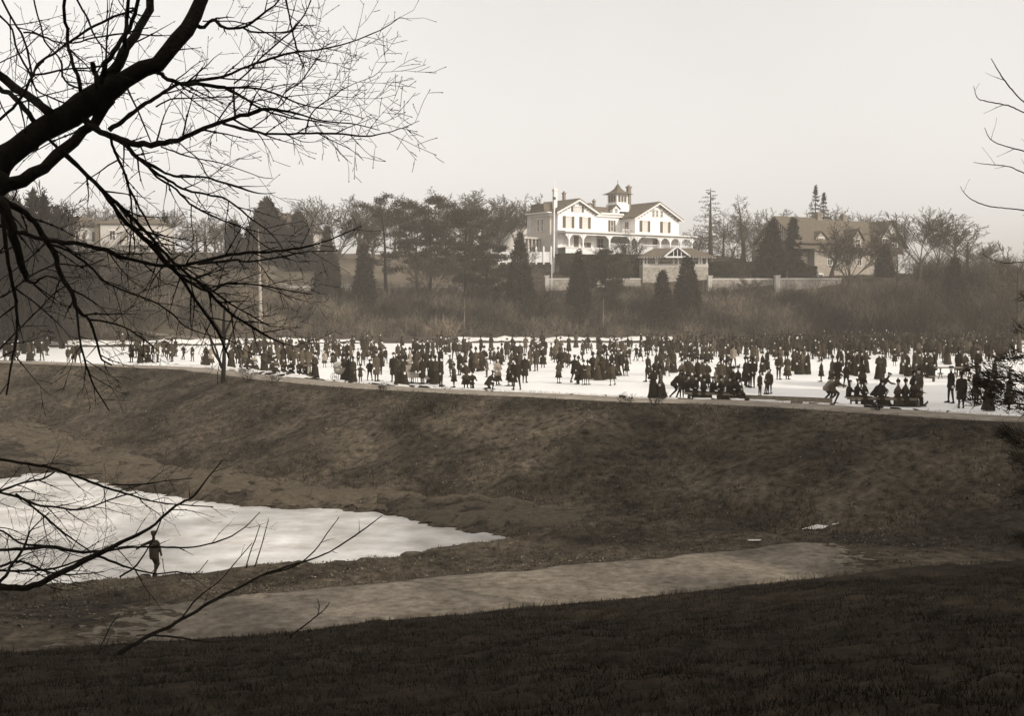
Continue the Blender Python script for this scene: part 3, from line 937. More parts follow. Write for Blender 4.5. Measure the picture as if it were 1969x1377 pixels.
window(h3, 1.2, 1.5, 3.4, .9, 1.5, M['curtain'], True); window(h3, 3.9, 1.5, 3.4, .9, 1.5, M['curtain'], True)
window(h3, 3.9, 1.5, .2, .9, 1.9, M['curtain']); window(h3, 8.2, 0, 3.6, .9, 1.5); window(h3, 15.6, 0, 3.6, .9, 1.5)
b = MB()
for x in np.arange(-1, 18.5, 1.35): b.box(x-.07, x+.07, -2.6, -2.46, -.6, .9)
b.box(-1, 18.2, -2.58, -2.5, .5, .58)
b.build('veranda_rail', M['shutter'], h3)

# ---- dark roofed house behind the hemlocks
q = P(505, 480, 214)
h4 = frame_empty('hidden_house', q[0], 214, 16.3, math.radians(-12), 'dark hip-roofed house mostly hidden behind two big evergreens', 'house')
b = MB(); b.box(-2.5, 8.6, 0, 8, -1, 5.2); b.build('wall', M['palestone'], h4)
b = MB(); b.add([(-3.2,-.7,5.21),(9.4,-.7,5.21),(9.4,8.7,5.21),(-3.2,8.7,5.21),(1.6,4,8.7),(3.4,4,8.7)], [(0,3,2,1),(0,1,5,4),(1,2,5),(2,3,4,5),(3,0,4)])
b.build('roof', M['shingle_dark'], h4)
for x in (0, 3, 7.2): window(h4, x, 0, 2.6, .9, 1.6)
chimney(h4, .2, 4, 6.5, 9.6, .4)

# ---- pavilion on its stone podium
q = P(1300, 530, 186)
pv_ = frame_empty('pavilion', q[0], 187.0, 10.0, 0, 'open hipped garden pavilion with white posts and a small front gable on a stone base', 'pavilion')
gw = 5.15
ZP = P(1300, 508, 187)[2]-10.0      # podium top
ZE = P(1300, 493, 187)[2]-10.0
ZR = P(1300, 476, 187)[2]-10.0
b = MB(); b.box(-gw, gw-.15, -.9, 4.5, -.6, ZP-.5); b.build('podium', M['stone'], pv_)
b = MB(); b.box(-gw, gw-.15, -.95, 4.5, ZP-.495, ZP+.0); b.build('parapet', M['coping'], pv_)
for x in (-5.0,-4.5,-3.1,-.35,.35,-2.9,3.6,4.0,4.8):
    b = MB(); b.box(x-.12, x+.12, -.8, -.56, ZP+.002, ZE); b.build('post', M['white'], pv_)
for x in (-5.0, -1.7, 1.6, 4.8):
    b = MB(); b.box(x-.1, x+.1, 4.0, 4.2, ZP+.002, ZE); b.build('post', M['white'], pv_)
b = MB()
ov = 6.1
b.add([(-ov,-2.0,ZE-.2),(ov,-2.0,ZE-.2),(ov,5.6,ZE-.2),(-ov,5.6,ZE-.2),(-3.0,1.8,ZR),(3.0,1.8,ZR)], [(0,3,2,1),(0,1,5,4),(1,2,5),(2,3,4,5),(3,0,4)])
b.build('roof', M['roof'], pv_)
b = MB()
for x in np.arange(-5.9, 6, .42): b.box(x-.06, x+.06, -2.12, -1.85, ZE-.32, ZE-.21)
b.build('rafter_end', M['white'], pv_)
b = MB()
for sx in (-1, 1):
    b.add([(sx*2.0,-2.6,ZE-.25),(0,-2.6,ZR-.1),(0,1.6,ZR-.1),(sx*2.0,1.6,ZE-.25),(sx*2.0,-2.6,ZE-.02),(0,-2.6,ZR+.15),(0,1.6,ZR+.15),(sx*2.0,1.6,ZE-.02)],
          [(0,1,2,3),(4,5,6,7),(0,1,5,4),(1,2,6,5),(2,3,7,6),(3,0,4,7)])
b.build('gable_roof', M['white'], pv_)
b = MB(); b.box(-1.8, 1.8, -2.4, -2.3, ZE-.3, ZE-.05); 
for x in (-.6, 0, .6): b.box(x-.06, x+.06, -2.39, -2.31, ZE-.048, ZR-.3-abs(x)*.5)
b.build('gable_truss', M['white'], pv_)

# ---- retaining wall in bays between piers, with coursed stones
def stone_wall(name, x0, x1, ztop_f, label):
    vmid = 35.0
    root = empty(name, (x0, np.interp(x0, SHORE[:,0], SHORE[:,1])+vmid, 9.5), 0, label, 'wall')
    L = x1-x0
    yb = lambda x: np.interp(x0+x, SHORE[:,0], SHORE[:,1]) + vmid - root.location.y
    n = max(1, int(L/8))
    core, cop, st = MB(), MB(), MB()
    R_ = random.Random(hash(name) % 1000 if False else len(name))
    for i in range(n):
        a, c = L*i/n, L*(i+1)/n
        y = (yb(a)+yb(c))/2
        zt_ = ztop_f((x0+a+x0+c)/2) - 9.5
        core.box(a+.3, c-.3, y-.45, y+.5, -.6, zt_-.22)
        cop.box(a+.3, c-.3, y-.58, y+.6, zt_-.218, zt_)
        z = 0.0
        while z < zt_-.25:
            hh = .34+R_.random()*.16
            hh = min(hh, zt_-.23-z)
            if hh < .12: break
            x = a+.32
            while x < c-.34:
                ww = .45+R_.random()*.7
                ww = min(ww, c-.32-x)
                dd = .04+R_.random()*.08
                st.box(x+.015, x+ww-.015, y-.45-dd, y-.452, z+.015, z+hh-.015)
                x += ww
            z += hh
        p = MB(); p.box(a-.3, a+.298, y-.7, y+.7, -.6, zt_+.25); p.box(a-.4, a+.4, y-.8, y+.8, zt_+.252, zt_+.42)
        p.build('pier', M['coping'], root)
    core.build('wall_core', M['mortar'], root); cop.build('coping', M['coping'], root)
    s_ = st.build('stone', M['stone'], root); s_['kind'] = 'stuff'
    return root
stone_wall('stone_wall', P(1052,540,185)[0], P(1236,540,185)[0], lambda x: 12.55, 'coursed stone retaining wall below the mansion, left of the pavilion')
stone_wall('stone_wall', P(1362,540,185)[0], P(1610,540,185)[0], lambda x: 12.5, 'long stone retaining wall running right from the pavilion')
stone_wall('stone_wall', P(560,555,186)[0], P(900,555,186)[0], lambda x: 11.25, 'low pale stone wall below the open lawn at left')
# ---- white balustrade fence left of the mansion
fxa, fxb = P(945,490,200)[0], P(1060,490,200)[0]
fe = empty('garden_fence', (fxa, 200, 16.0), 0, 'low white board fence with pointed posts left of the flagpole', 'fence')
n = 9
b = MB(); b.box(0, fxb-fxa, -.03, .03, -.5, 1.25); b.build('panel', M['white'], fe)
for i in range(n):
    x = (fxb-fxa)*i/(n-1)
    b = MB(); b.box(x-.14, x+.14, -.15, .15, -.8, 1.9); b.add([(x-.14,-.15,1.9),(x+.14,-.15,1.9),(x+.14,.15,1.9),(x-.14,.15,1.9),(x,0,2.3)], [(0,1,4),(1,2,4),(2,3,4),(3,0,4)])
    b.build('fence_post', M['white'], fe)
# ---- clipped hedges
def hedge(px0, px1, ytop, ybot, Y, label, dp=2.0):
    a, c = P(px0, ybot, Y), P(px1, ybot, Y)
    zt_ = P(px0, ytop, Y)[2]
    zb = min(a[2], h1((a[0]+c[0])/2, Y)) - .5
    n = int((c[0]-a[0])*260)
    x = rng.random(n)*(c[0]-a[0]); y = rng.random(n)*dp
    z = (zb + rng.random(n)*(zt_-zb))
    face = rng.random(n)
    y = np.where(face < .6, rng.random(n)*.15, y); z = np.where(face >= .6, zt_-rng.random(n)*.15, z)
    c3 = np.stack([x+a[0], y+Y, z], 1)
    u_ = rng.normal(size=(n,3)); u_ /= np.linalg.norm(u_, axis=1, keepdims=True)
    w_ = rng.normal(size=(n,3)); w_ /= np.linalg.norm(w_, axis=1, keepdims=True)
    V = np.stack([c3+u_*.16, c3-u_*.1+w_*.1, c3-u_*.1-w_*.1], 1)
    V = V - np.array([a[0], Y, zb])
    core = MB().box(.1, c[0]-a[0]-.1, .1, dp, 0, zt_-zb-.1)
    Vc = np.array(core.V); Fc = core.F
    Vall = np.vstack([V.reshape(-1,3), Vc])
    Ft = np.arange(3*n).reshape(-1,3); Fq = np.array(Fc)+3*n
    o = obj('hedge', mesh_np('hedge', Vall, [Ft, Fq], M['hedge']), None, (a[0], Y, zb))
    tag(o, label, 'hedge')
hedge(1362, 1455, 503, 532, 192, 'long dark clipped hedge right of the pavilion')
hedge(1120, 1236, 489, 525, 192, 'dark hedge in front of the mansion porch, left of the pavilion')
hedge(1470, 1572, 512, 532, 190, 'low dark hedge in front of the shingled house', 1.2)
hedge(1075, 1118, 487, 500, 194, 'small dark hedge under the mansion porch near the flagpole', 1.2)
# ------------------------------------------------------------------ trees
def rot_dir(d, ang, az, R_):
    d = d/np.linalg.norm(d)
    a = np.cross(d, (0,0,1.0)) if abs(d[2]) < .95 else np.cross(d, (1.0,0,0))
    a /= np.linalg.norm(a); b = np.cross(d, a)
    return math.cos(ang)*d + math.sin(ang)*(math.cos(az)*a + math.sin(az)*b)

def grow(out, p, d, L, r, lev, R_, cfg):
    """recursive bare branching; out[lev] collects segments"""
    n = cfg['nseg'][lev]
    seg = L/n
    pts = [p]; rad = [r]
    for i in range(n):
        d = d + np.array([R_.gauss(0,1), R_.gauss(0,1), R_.gauss(0,1)])*cfg['wob'][lev] + np.array([0,0,cfg['up'][lev]])
        d = d/np.linalg.norm(d)
        q = p + d*seg
        r1 = max(r*(1-(i+1)/n*(1-cfg['tip'])), cfg['rmin'])
        out.append((lev, *p, *q, rad[-1], r1))
        p = q; pts.append(p); rad.append(r1)
    if lev + 1 >= len(cfg['nseg']): return
    m = cfg['kids'][lev]
    az = R_.random()*6.28
    for j in range(m):
        t = cfg['first'][lev] + (1-cfg['first'][lev])*(j+R_.random()*.8)/m
        t = min(t, .98)
        i = min(int(t*n), n-1); f = t*n-i
        q = pts[i]*(1-f)+pts[i+1]*f
        dd = pts[i+1]-pts[i]
        az += 2.4 + R_.uniform(-.5,.5)
        ang = math.radians(R_.uniform(*cfg['ang'][lev]))
        dn = rot_dir(dd, ang, az, R_)
        Lc = L*cfg['len'][lev]*(1-.5*t*cfg['fall'][lev])*R_.uniform(.75,1.2)
        rc = (rad[i]*(1-f)+rad[i+1]*f)*cfg['thin'][lev]
        grow(out, q, dn, Lc, max(rc, cfg['rmin']), lev+1, R_, cfg)

OAK = dict(nseg=[5,6,5,4,3], wob=[.05,.1,.12,.14,.16], up=[.05,.06,.04,.02,0], tip=.3, rmin=.02, kids=[7,7,6,4], first=[.28,.2,.15,.1],
           ang=[(28,58),(25,48),(25,50),(25,50)], len=[.8,.58,.5,.5], fall=[.8,.9,.9,.8], thin=[.5,.5,.5,.55])
VASE = dict(nseg=[3,8,6,4,3], wob=[.04,.05,.08,.11,.14], up=[.0,.02,.04,.04,0], tip=.25, rmin=.02, kids=[9,9,6,4], first=[.55,.3,.2,.1],
            ang=[(12,38),(16,34),(20,40),(22,45)], len=[2.2,.46,.5,.5], fall=[.2,.6,.9,.8], thin=[.42,.5,.5,.55])
SPIRE = dict(nseg=[8,5,4,3], wob=[.02,.1,.16,.2], up=[.03,.1,.06,.02], tip=.15, rmin=.02, kids=[22,6,4], first=[.22,.2,.15],
             ang=[(30,55),(28,50),(28,50)], len=[.34,.45,.5], fall=[1.0,.9,.8], thin=[.35,.5,.5])
LARCH = dict(nseg=[9,5,3,2], wob=[.01,.06,.15,.2], up=[.03,.0,-.03,.0], tip=.1, rmin=.022, kids=[46,9,3], first=[.12,.15,.2],
             ang=[(78,98),(50,80),(35,60)], len=[.30,.28,.4], fall=[1.7,.8,.8], thin=[.28,.5,.6])
POLLARD = dict(nseg=[3,5,4,3], wob=[.03,.12,.18,.2], up=[.02,.12,.08,.02], tip=.3, rmin=.02, kids=[8,7,5], first=[.5,.2,.15],
               ang=[(25,55),(25,50),(25,50)], len=[1.0,.5,.5], fall=[.3,.9,.8], thin=[.4,.5,.5])

def bare_meshes(name, cfg, height, seed, mat_=None):
    R_ = random.Random(seed)
    out = []
    L0 = {id(OAK): .62, id(VASE): .32, id(SPIRE): .95, id(LARCH): .97, id(POLLARD): .45}[id(cfg)]
    grow(out, np.zeros(3), np.array([0,0,1.0]), height*L0, height*.025, 0, R_, cfg)
    S = np.array(out)
    zmax = S[:,6].max()
    sc_ = height/zmax
    S[:,1:7] *= sc_
    S[:, 3:7:3] = S[:, 3:7:3]
    m = mat_ or M['bark_far']
    meshes = []
    tr, cr = S[S[:,0] < 1], S[S[:,0] >= 1]
    tr[0,7] *= 1.35
    V, F = segs_geo(tr[:,1:], 8)
    meshes.append(mesh_np('trunk', V, F, m, smooth=True))
    big = cr[cr[:,0] < 2]
    V1, F1 = segs_geo(big[:,1:], 5)
    V2, F2 = segs_geo(cr[cr[:,0] >= 2][:,1:], 3)
    meshes.append(mesh_np('crown', np.vstack([V1, V2]), [F1, F2+len(V1)], m))
    return meshes

PROTO = {}
def proto(key, fn):
    if key not in PROTO: PROTO[key] = fn()
    return PROTO[key]

def place_tree(parts, name, loc, height, base_h, label, group=None, rz=None, sx=1.0, cat='tree'):
    o = empty(name, loc, RN.uniform(0, 6.28) if rz is None else rz, label, cat, group)
    s = height/base_h
    o.scale = (s*sx, s*sx, s)
    for nm, me in zip(('trunk','crown'), parts):
        obj(nm, me, o)
    return o

def sprigs(C, D, size, n_per=3, spread=.6, r_=rng):
    """needle clumps: small crossed triangles around centres C pointing along D"""
    C = np.repeat(C, n_per, 0); D = np.repeat(D, n_per, 0)
    n = len(C)
    C = C + r_.normal(size=(n,3))*size*spread
    d = D + r_.normal(size=(n,3))*.55
    d /= np.linalg.norm(d, axis=1, keepdims=True)
    s = np.cross(d, r_.normal(size=(n,3))); s /= np.linalg.norm(s, axis=1, keepdims=True)
    L = size*(.6+.8*r_.random(n))[:,None]
    V = np.stack([C-s*L*.28, C+s*L*.28, C+d*L*1.3], 1).reshape(-1,3)
    return V, np.arange(3*n).reshape(-1,3)

def cedar_meshes(height, width, seed, n=2600, pw=.8, m=None, size=.3, ragged=.35):
    r_ = np.random.default_rng(seed)
    t = 1-np.sqrt(r_.random(n)); t = np.where(r_.random(n) < .25, r_.random(n), t)
    t = .03+.97*t
    ang = r_.random(n)*2*np.pi
    prof = np.where(t < .12, .72+.28*t/.12, ((1-t)/.88)**pw)
    clump = 1-ragged*fbm(ang*2.2+seed, t*height*.9, 3)
    rad = width/2*prof*clump*(.55+.5*np.sqrt(r_.random(n)))+.05
    C = np.stack([rad*np.cos(ang), rad*np.sin(ang), t*height], 1)
    D = np.stack([np.cos(ang)*.7, np.sin(ang)*.7, .6+0*ang], 1)
    V, F = sprigs(C, D, size, 3, .5, r_)
    cr = mesh_np('crown', V, F, m or M['evergreen'])
    k = tube_geo([(0,0,-.5),(0,0,height*.4),(0,0,height*.97)], [width*.055, width*.035, .02], 7)
    return [mesh_np('trunk', *k, M['bark']), cr]

def spruce_meshes(height, width, seed, whorls=15, per=9, size=.42, gap=.0, m=None, droop=-.12):
    r_ = np.random.default_rng(seed)
    S, C, D = [], [], []
    for i in range(whorls):
        t = .08+.9*i/whorls
        L = width/2*(1-t)**.85*1.05
        for j in range(per):
            a = 2*np.pi*(j+r_.random()*.7)/per + i*.7
            l = L*(.65+.45*r_.random())
            z0 = height*t + r_.normal()*height*.008
            e = np.array([math.cos(a)*l, math.sin(a)*l, z0+droop*l+r_.normal()*.1])
            S.append((0,0,z0,*e,.05*(1-t)+.015,.012))
            nn = max(3, int(l/.22))
            for q in range(nn):
                f = .25+.75*(q+r_.random())/nn
                c = np.array([0,0,z0])*(1-f)+e*f
                sd_ = (1.1-f)*l*.28
                C.append(c+np.array([-math.sin(a),math.cos(a),0])*r_.normal()*sd_)
                D.append((math.cos(a),math.sin(a),.1))
    for q in range(60):
        C.append((r_.normal()*.1, r_.normal()*.1, height*(.9+.1*r_.random()))); D.append((0,0,1))
    V, F = sprigs(np.array(C), np.array(D, float), size, 4, .3, r_)
    V2, F2 = segs_geo(S, 3)
    cr = mesh_np('crown', np.vstack([V, V2]), [F, F2+len(V)], m or M['evergreen'])
    k = tube_geo([(0,0,-.5),(0,0,height*.4),(0,0,height*.99)], [height*.018, height*.012, .02], 8)
    return [mesh_np('trunk', *k, M['bark']), cr]

def pine_meshes(height, width, seed, pads=16, dens=1.0, bare=.35, m=None, pad=.16):
    """open pine: bare trunk, crooked limbs ending in flat needle pads"""
    r_ = np.random.default_rng(seed)
    S, C, D = [], [], []
    lean = r_.normal(size=2)*.03
    def tp(z): return np.array([lean[0]*z+math.sin(z*.5+seed)*.12, lean[1]*z, z])
    for i in range(pads):
        t = bare+(1-bare)*(i+.3)/pads
        a = i*2.4+r_.random()
        prof = math.sin(math.pi*min(1,(1-t)/(1-bare)*.75+.18))
        l = width/2*max(.25,prof)*(.6+.5*r_.random())
        p0 = tp(height*t*.97)
        e = p0+np.array([math.cos(a)*l, math.sin(a)*l, l*.18+r_.normal()*.2])
        mid = (p0+e)/2+np.array([0,0,-.15*l])
        S.append((*p0,*mid,.1*(1.1-t)+.03,.05)); S.append((*mid,*e,.05,.02))
        npd = 3
        for k in range(npd):
            c0 = mid*(1-(k+1)/npd)+e*((k+1)/npd)+r_.normal(size=3)*[.5,.5,.15]
            rr = (.45+.35*r_.random())*width*pad
            m_ = int(60*dens)
            aa = r_.random(m_)*2*np.pi; q = np.sqrt(r_.random(m_))*rr
            zz = r_.normal(size=m_)*rr*.16+(1-q/rr)*rr*.2
            C.append(np.stack([c0[0]+q*np.cos(aa), c0[1]+q*np.sin(aa), c0[2]+zz], 1))
            D.append(np.stack([np.cos(aa)*.5, np.sin(aa)*.5, .9+0*aa], 1))
    C = np.vstack(C); D = np.vstack(D)
    V, F = sprigs(C, D, .22, 2, .5, r_)
    V2, F2 = segs_geo(S, 4)
    cr = mesh_np('crown', np.vstack([V, V2]), [F, F2+len(V)], m or M['pine'])
    zz = np.linspace(-.3, height*.97, 9)
    k = tube_geo([tp(z) for z in zz], np.linspace(height*.02, .04, 9), 8)
    return [mesh_np('trunk', *k, M['bark']), cr]

def at_px(px, Y):
    """ground point on the column of pixel px at distance Y"""
    x = P(px, 560, Y)[0]
    return np.array([x, Y, h1(x, Y)])
def hgt(px, ytop, Y, z0):
    return P(px, ytop, Y)[2]-z0
def put(kind, px, ytop, Y, label, width_px=None, name='tree', group=None, seed=None, cfgkey=None, z0=None, **kw):
    p = at_px(px, Y)
    h = hgt(px, ytop, Y, p[2])
    if kind in ('oak','vase','spire','larch','pollard'):
        cfg = dict(oak=OAK, vase=VASE, spire=SPIRE, larch=LARCH, pollard=POLLARD)[kind]
        v = (seed if seed is not None else int(px)) % {'oak':4,'vase':3,'spire':2,'larch':1,'pollard':2}[kind]
        dk = kw.pop('dark', False)
        parts = proto((kind, v, dk), lambda: bare_meshes(kind, cfg, 12.0, 100+v*7+len(kind), M['bark'] if dk else None))
        me = parts[1]
        if 'w_' + kind + str(v) not in PROTO:
            c_ = np.empty(len(me.vertices)*3, dtype=np.float32); me.vertices.foreach_get('co', c_)
            PROTO['w_'+kind+str(v)] = np.percentile(c_.reshape(-1,3)[:,0], 99)-np.percentile(c_.reshape(-1,3)[:,0], 1)
        bwid = PROTO['w_'+kind+str(v)]
        sx = 1.0
        if width_px: sx = (width_px/FPX*Y)/(bwid*h/12.0)
        return place_tree(parts, name, p, h, 12.0, label, group, None, min(max(sx,.4),1.8))
    if kind == 'cedar':
        wd = width_px/FPX*Y
        return place_tree(cedar_meshes(h, wd, int(px), **kw), name, p, h, h, label, group)
    if kind == 'spruce':
        wd = width_px/FPX*Y
        return place_tree(spruce_meshes(h, wd, int(px), **kw), name, p, h, h, label, group)
    if kind == 'pine':
        wd = width_px/FPX*Y
        return place_tree(pine_meshes(h, wd, int(px), **kw), name, p, h, h, label, group, 0)

LM = [(30,'the far left hemlocks'),(120,'the stucco house end'),(230,'the curved gable'),(318,'the stucco house cedar'),(450,'the thin cedar column'),(515,'the pointed hemlock'),
      (575,'the lower hemlock'),(630,'the tall narrow cedar'),(700,'the ragged cedar'),(745,'the open layered pine'),(828,'the big full pine'),(893,'the rounded pine'),(1000,'the broad cedar'),(1066,'the flagpole'),
      (1113,'the slim pointed cedar'),(1170,'the middle porch'),(1224,'the cupola'),(1274,'the small dark cedar'),(1321,'the pavilion cedar'),(1366,'the larch spire'),(1429,'the upright bare tree'),
      (1484,'the dark dense spruce'),(1566,'the tall open spruce'),(1632,'the vase-shaped tree'),(1700,'the right gable'),(1768,'the large elm'),(1835,'the skyline cedar'),(1940,'the right edge')]
_lab = set()
def by_landmark(prefix, x):
    for p_, ph_ in sorted(LM, key=lambda l: abs(l[0]-x)):
        s_ = '%s %s %s' % (prefix, 'just left of' if x < p_-6 else ('just right of' if x > p_+6 else 'in line with'), ph_)
        if s_ not in _lab:
            _lab.add(s_); return s_
# conifers on the slope
put('cedar', 630, 438, 172, 'tall narrow cedar left of the open pines, standing before the low pale wall', 62, 'cedar_tree')
put('cedar', 700, 474, 170, 'shorter ragged cedar just right of the tall narrow one', 52, 'cedar_tree', pw=.55, ragged=.6)
put('cedar', 1000, 450, 172, 'broad dark cedar on the slope below the garden fence', 64, 'cedar_tree')
put('cedar', 1113, 484, 168, 'slim pointed cedar below the left gable of the mansion', 52, 'cedar_tree')
put('cedar', 1274, 524, 160, 'small dark cedar below the left side of the pavilion', 50, 'cedar_tree')
put('cedar', 1321, 496, 166, 'dark cedar standing right in front of the pavilion', 62, 'cedar_tree', pw=.6)
put('spruce', 1484, 432, 186, 'dark dense spruce left of the shingled house', 74, 'spruce_tree', whorls=20, per=10, size=.55)
put('spruce', 1524, 425, 196, 'dark spruce touching the left gable of the shingled house', 50, 'spruce_tree', whorls=18, per=9, size=.5)
put('spruce', 1566, 358, 236, 'tall open spruce rising behind the shingled house', 80, 'spruce_tree', whorls=20, per=7, size=.26)
put('spruce', 1582, 372, 239, 'second slender top beside the tall open spruce behind the shingled house', 62, 'spruce_tree', whorls=20, per=7, size=.26)
put('cedar', 1835, 498, 168, 'narrow dark cedar at the right on the skyline', 46, 'cedar_tree')
put('cedar', 1700, 470, 190, 'dark ragged cedar in front of the right gable of the shingled house', 40, 'cedar_tree')
put('spruce', 515, 386, 196, 'big dark hemlock with pointed top hiding the dark roofed house', 135, 'hemlock_tree', whorls=26, per=13, size=.62)
put('spruce', 575, 414, 194, 'second big hemlock, lower and right of the pointed one', 92, 'hemlock_tree', whorls=24, per=12, size=.6)
put('cedar', 450, 425, 198, 'thin dark cedar column at the left foot of the hemlocks', 34, 'cedar_tree', pw=.3, ragged=.5)
put('cedar', 470, 478, 190, 'low bushy evergreen under the pointed hemlock', 70, 'evergreen_tree', pw=.5)
put('cedar', 318, 420, 215, 'dark cedar at the right end of the stucco house', 34, 'cedar_tree', pw=.6)
put('pine', 745, 380, 176, 'open pine with flat needle layers and a long bare trunk', 150, 'pine_tree', pads=16, bare=.3, dens=1.6)
put('pine', 828, 378, 178, 'big full pine beside the open layered pine', 165, 'pine_tree', pads=30, bare=.25, dens=1.7, pad=.15)
put('pine', 893, 402, 176, 'rounded pine at the right of the pine group', 140, 'pine_tree', pads=32, bare=.2, dens=1.7, pad=.17)
put('pine', 800, 425, 184, 'darker pine crowded behind the big full pine', 90, 'pine_tree', pads=16, bare=.35, dens=1.4, pad=.16)
put('pine', 935, 470, 174, 'low spreading pine left of the broad cedar', 110, 'pine_tree', pads=24, bare=.1, dens=1.7, pad=.17)
put('pine', 1166, 488, 176, 'bushy young pine between the slim cedar and the pavilion', 80, 'pine_tree', pads=26, bare=.08, dens=2.0, pad=.22)
# bare trees in front of and among the houses
put('vase', 648, 374, 196, 'spreading bare elm above the tall narrow cedar', 150, 'bare_tree')
put('oak', 600, 400, 206, 'fine bare tree right behind the lower hemlock', 90, 'bare_tree')
put('vase', 717, 376, 200, 'bare tree behind the open layered pine', 90, 'bare_tree')
put('vase', 827, 470, 168, 'low spreading bare tree at the foot of the pines', 130, 'bare_tree')
put('oak', 925, 368, 212, 'tall bare tree left of the grey gabled house', 120, 'bare_tree')
put('vase', 962, 400, 216, 'bare tree directly before the grey gabled house', 80, 'bare_tree')
put('oak', 1014, 470, 190, 'small bare tree before the shaded wing of the mansion', 60, 'bare_tree')
put('vase', 1213, 436, 186, 'thin forked sapling standing before the mansion porch', 60, 'bare_tree')
put('oak', 1170, 470, 186, 'low twiggy tree before the middle of the mansion porch', 70, 'bare_tree')
put('larch', 1366, 362, 200, 'bare larch with a straight spire and level branches', 86, 'larch_tree')
put('pollard', 1390, 392, 208, 'ragged bare larch top just right of the spire', 70, 'bare_tree')
put('spire', 1429, 375, 206, 'upright bare tree between the larch and the dark spruce', 60, 'bare_tree')
put('vase', 1632, 414, 176, 'wide vase-shaped bare tree in front of the shingled house', 190, 'bare_tree', seed=1)
put('oak', 1598, 432, 184, 'bare tree before the left dormer of the shingled house', 110, 'bare_tree', seed=3)
put('oak', 1725, 470, 178, 'small bare tree before the right corner of the shingled house', 80, 'bare_tree')
put('vase', 1768, 392, 180, 'large bare elm right of the shingled house', 150, 'bare_tree', seed=2)
put('vase', 1800, 396, 184, 'bare elm crowding the right side of the large one', 120, 'bare_tree', seed=0)
put('oak', 1862, 430, 188, 'bare spreading tree at the right on the skyline', 120, 'bare_tree', seed=1)
put('oak', 1962, 430, 120, 'bare tree cut by the right edge of the view', 110, 'bare_tree', seed=3)
put('oak', 1895, 470, 170, 'small bare tree on the right hillside', 60, 'bare_tree', seed=2)
put('spire', 415, 430, 190, 'small bare tree left of the hemlocks', 60, 'bare_tree')
put('oak', 370, 440, 196, 'bare tree right of the stucco house', 100, 'bare_tree')
put('oak', 350, 470, 180, 'low bare tree below the right end of the stucco house', 80, 'bare_tree', seed=2)
put('oak', 165, 392, 232, 'bare tree rising behind the left end of the stucco house', 110, 'bare_tree')
put('oak', 230, 396, 236, 'bare tree rising behind the middle of the stucco house', 90, 'bare_tree')
put('oak', 330, 400, 228, 'thin bare tree behind the right end of the stucco house', 80, 'bare_tree')
# hazy row of background trees
bg_specs = [(380,415,262),(425,405,270),(560,410,275),(690,392,280),(770,400,280),(880,380,285),(905,372,262),(990,384,275),(1038,372,262),(1335,445,262),(1350,470,255),
            (1405,440,270),(1450,415,275),(1480,400,270),(1510,408,265),(1545,415,272),(1605,400,262),(1640,415,275),(1690,420,268),(1905,500,262),(300,410,262),(1255,440,262),(1190,430,262)]
for i, (x, y, Y) in enumerate(bg_specs):
    put(['oak','vase','spire','oak'][i % 4], x, y, Y, by_landmark('faint hazy tree behind the houses,', x), RN.randint(80,130), 'bare_tree', 'hazy bare trees behind the houses', seed=i)
# left hillside wood: darker, nearer
for (kind, x, y, Y, wp_, lb) in [
    ('vase', 20, 318, 112, 200, 'tall dense bare tree filling the far left edge'),
    ('oak', 75, 345, 120, 150, 'dense dark bare tree second from the left edge'),
    ('oak', 118, 385, 132, 120, 'dark bare tree left of the stucco house'),
    ('vase', -40, 350, 105, 200, 'dark bare tree cut by the left edge of the view'),
    ('oak', 45, 430, 118, 130, 'lower bare tree on the left hillside above the ice'),
    ('oak', 150, 470, 140, 110, 'small bare tree on the left hillside below the stucco house'),
    ('spruce', 35, 392, 125, 90, 'dark evergreen buried among the bare trees at far left'),
    ('spruce', 88, 385, 135, 70, 'dark evergreen right beside the dense left trees'),
    ('oak', 240, 500, 150, 110, 'low bare tree on the slope below the stucco house'),
    ('oak', 300, 520, 160, 100, 'low twiggy tree above the shore road'),
    ('vase', 60, 420, 142, 150, 'thick dark bare tree in the middle of the left wood'),
    ('oak', 5, 470, 140, 130, 'low dark bare tree at the foot of the far left trees'),
    ('vase', 105, 480, 146, 120, 'low dark bare tree right of the thick one in the left wood'),
    ('oak', 195, 540, 148, 100, 'small dark tree over the left end of the ice'),
    ('vase', 90, 400, 150, 150, 'wide dark bare tree left of the stucco house gable'),
    ('vase', 30, 360, 146, 170, 'wide dark bare tree above the leftmost skaters'),
    ('oak', 140, 440, 160, 110, 'dark bare tree under the left end of the stucco house'),
    ('oak', 215, 480, 160, 100, 'dark twiggy tree below the stucco house middle'),
    ('spruce', 105, 440, 158, 80, 'dark evergreen left below the stucco house'),
    ('spruce', 66, 372, 140, 130, 'broad black hemlock towering in the left wood'),
    ('spruce', 112, 402, 150, 110, 'broad dark hemlock at the right side of the left wood'),
    ('spruce', 8, 352, 138, 130, 'tallest dark hemlock at the left edge of the view'),
    ('spruce', 30, 520, 143, 110, 'low wide hemlock just above the leftmost skaters'),
    ('spruce', 170, 505, 158, 90, 'low dark hemlock under the stucco house wing'),
    ('spruce', 10, 430, 150, 80, 'dark evergreen at the very left edge of the view'),
    ('spruce', 60, 500, 148, 70, 'low dark evergreen low in the left wood'),
    ('spruce', 130, 520, 155, 60, 'small dark evergreen below the stucco house end')]:
    if kind == 'spruce': put(kind, x, y, Y, lb, wp_, 'evergreen_tree', whorls=20, per=10, size=.5)
    else: put(kind, x, y, Y, lb, wp_, 'bare_tree', seed=x, dark=True)
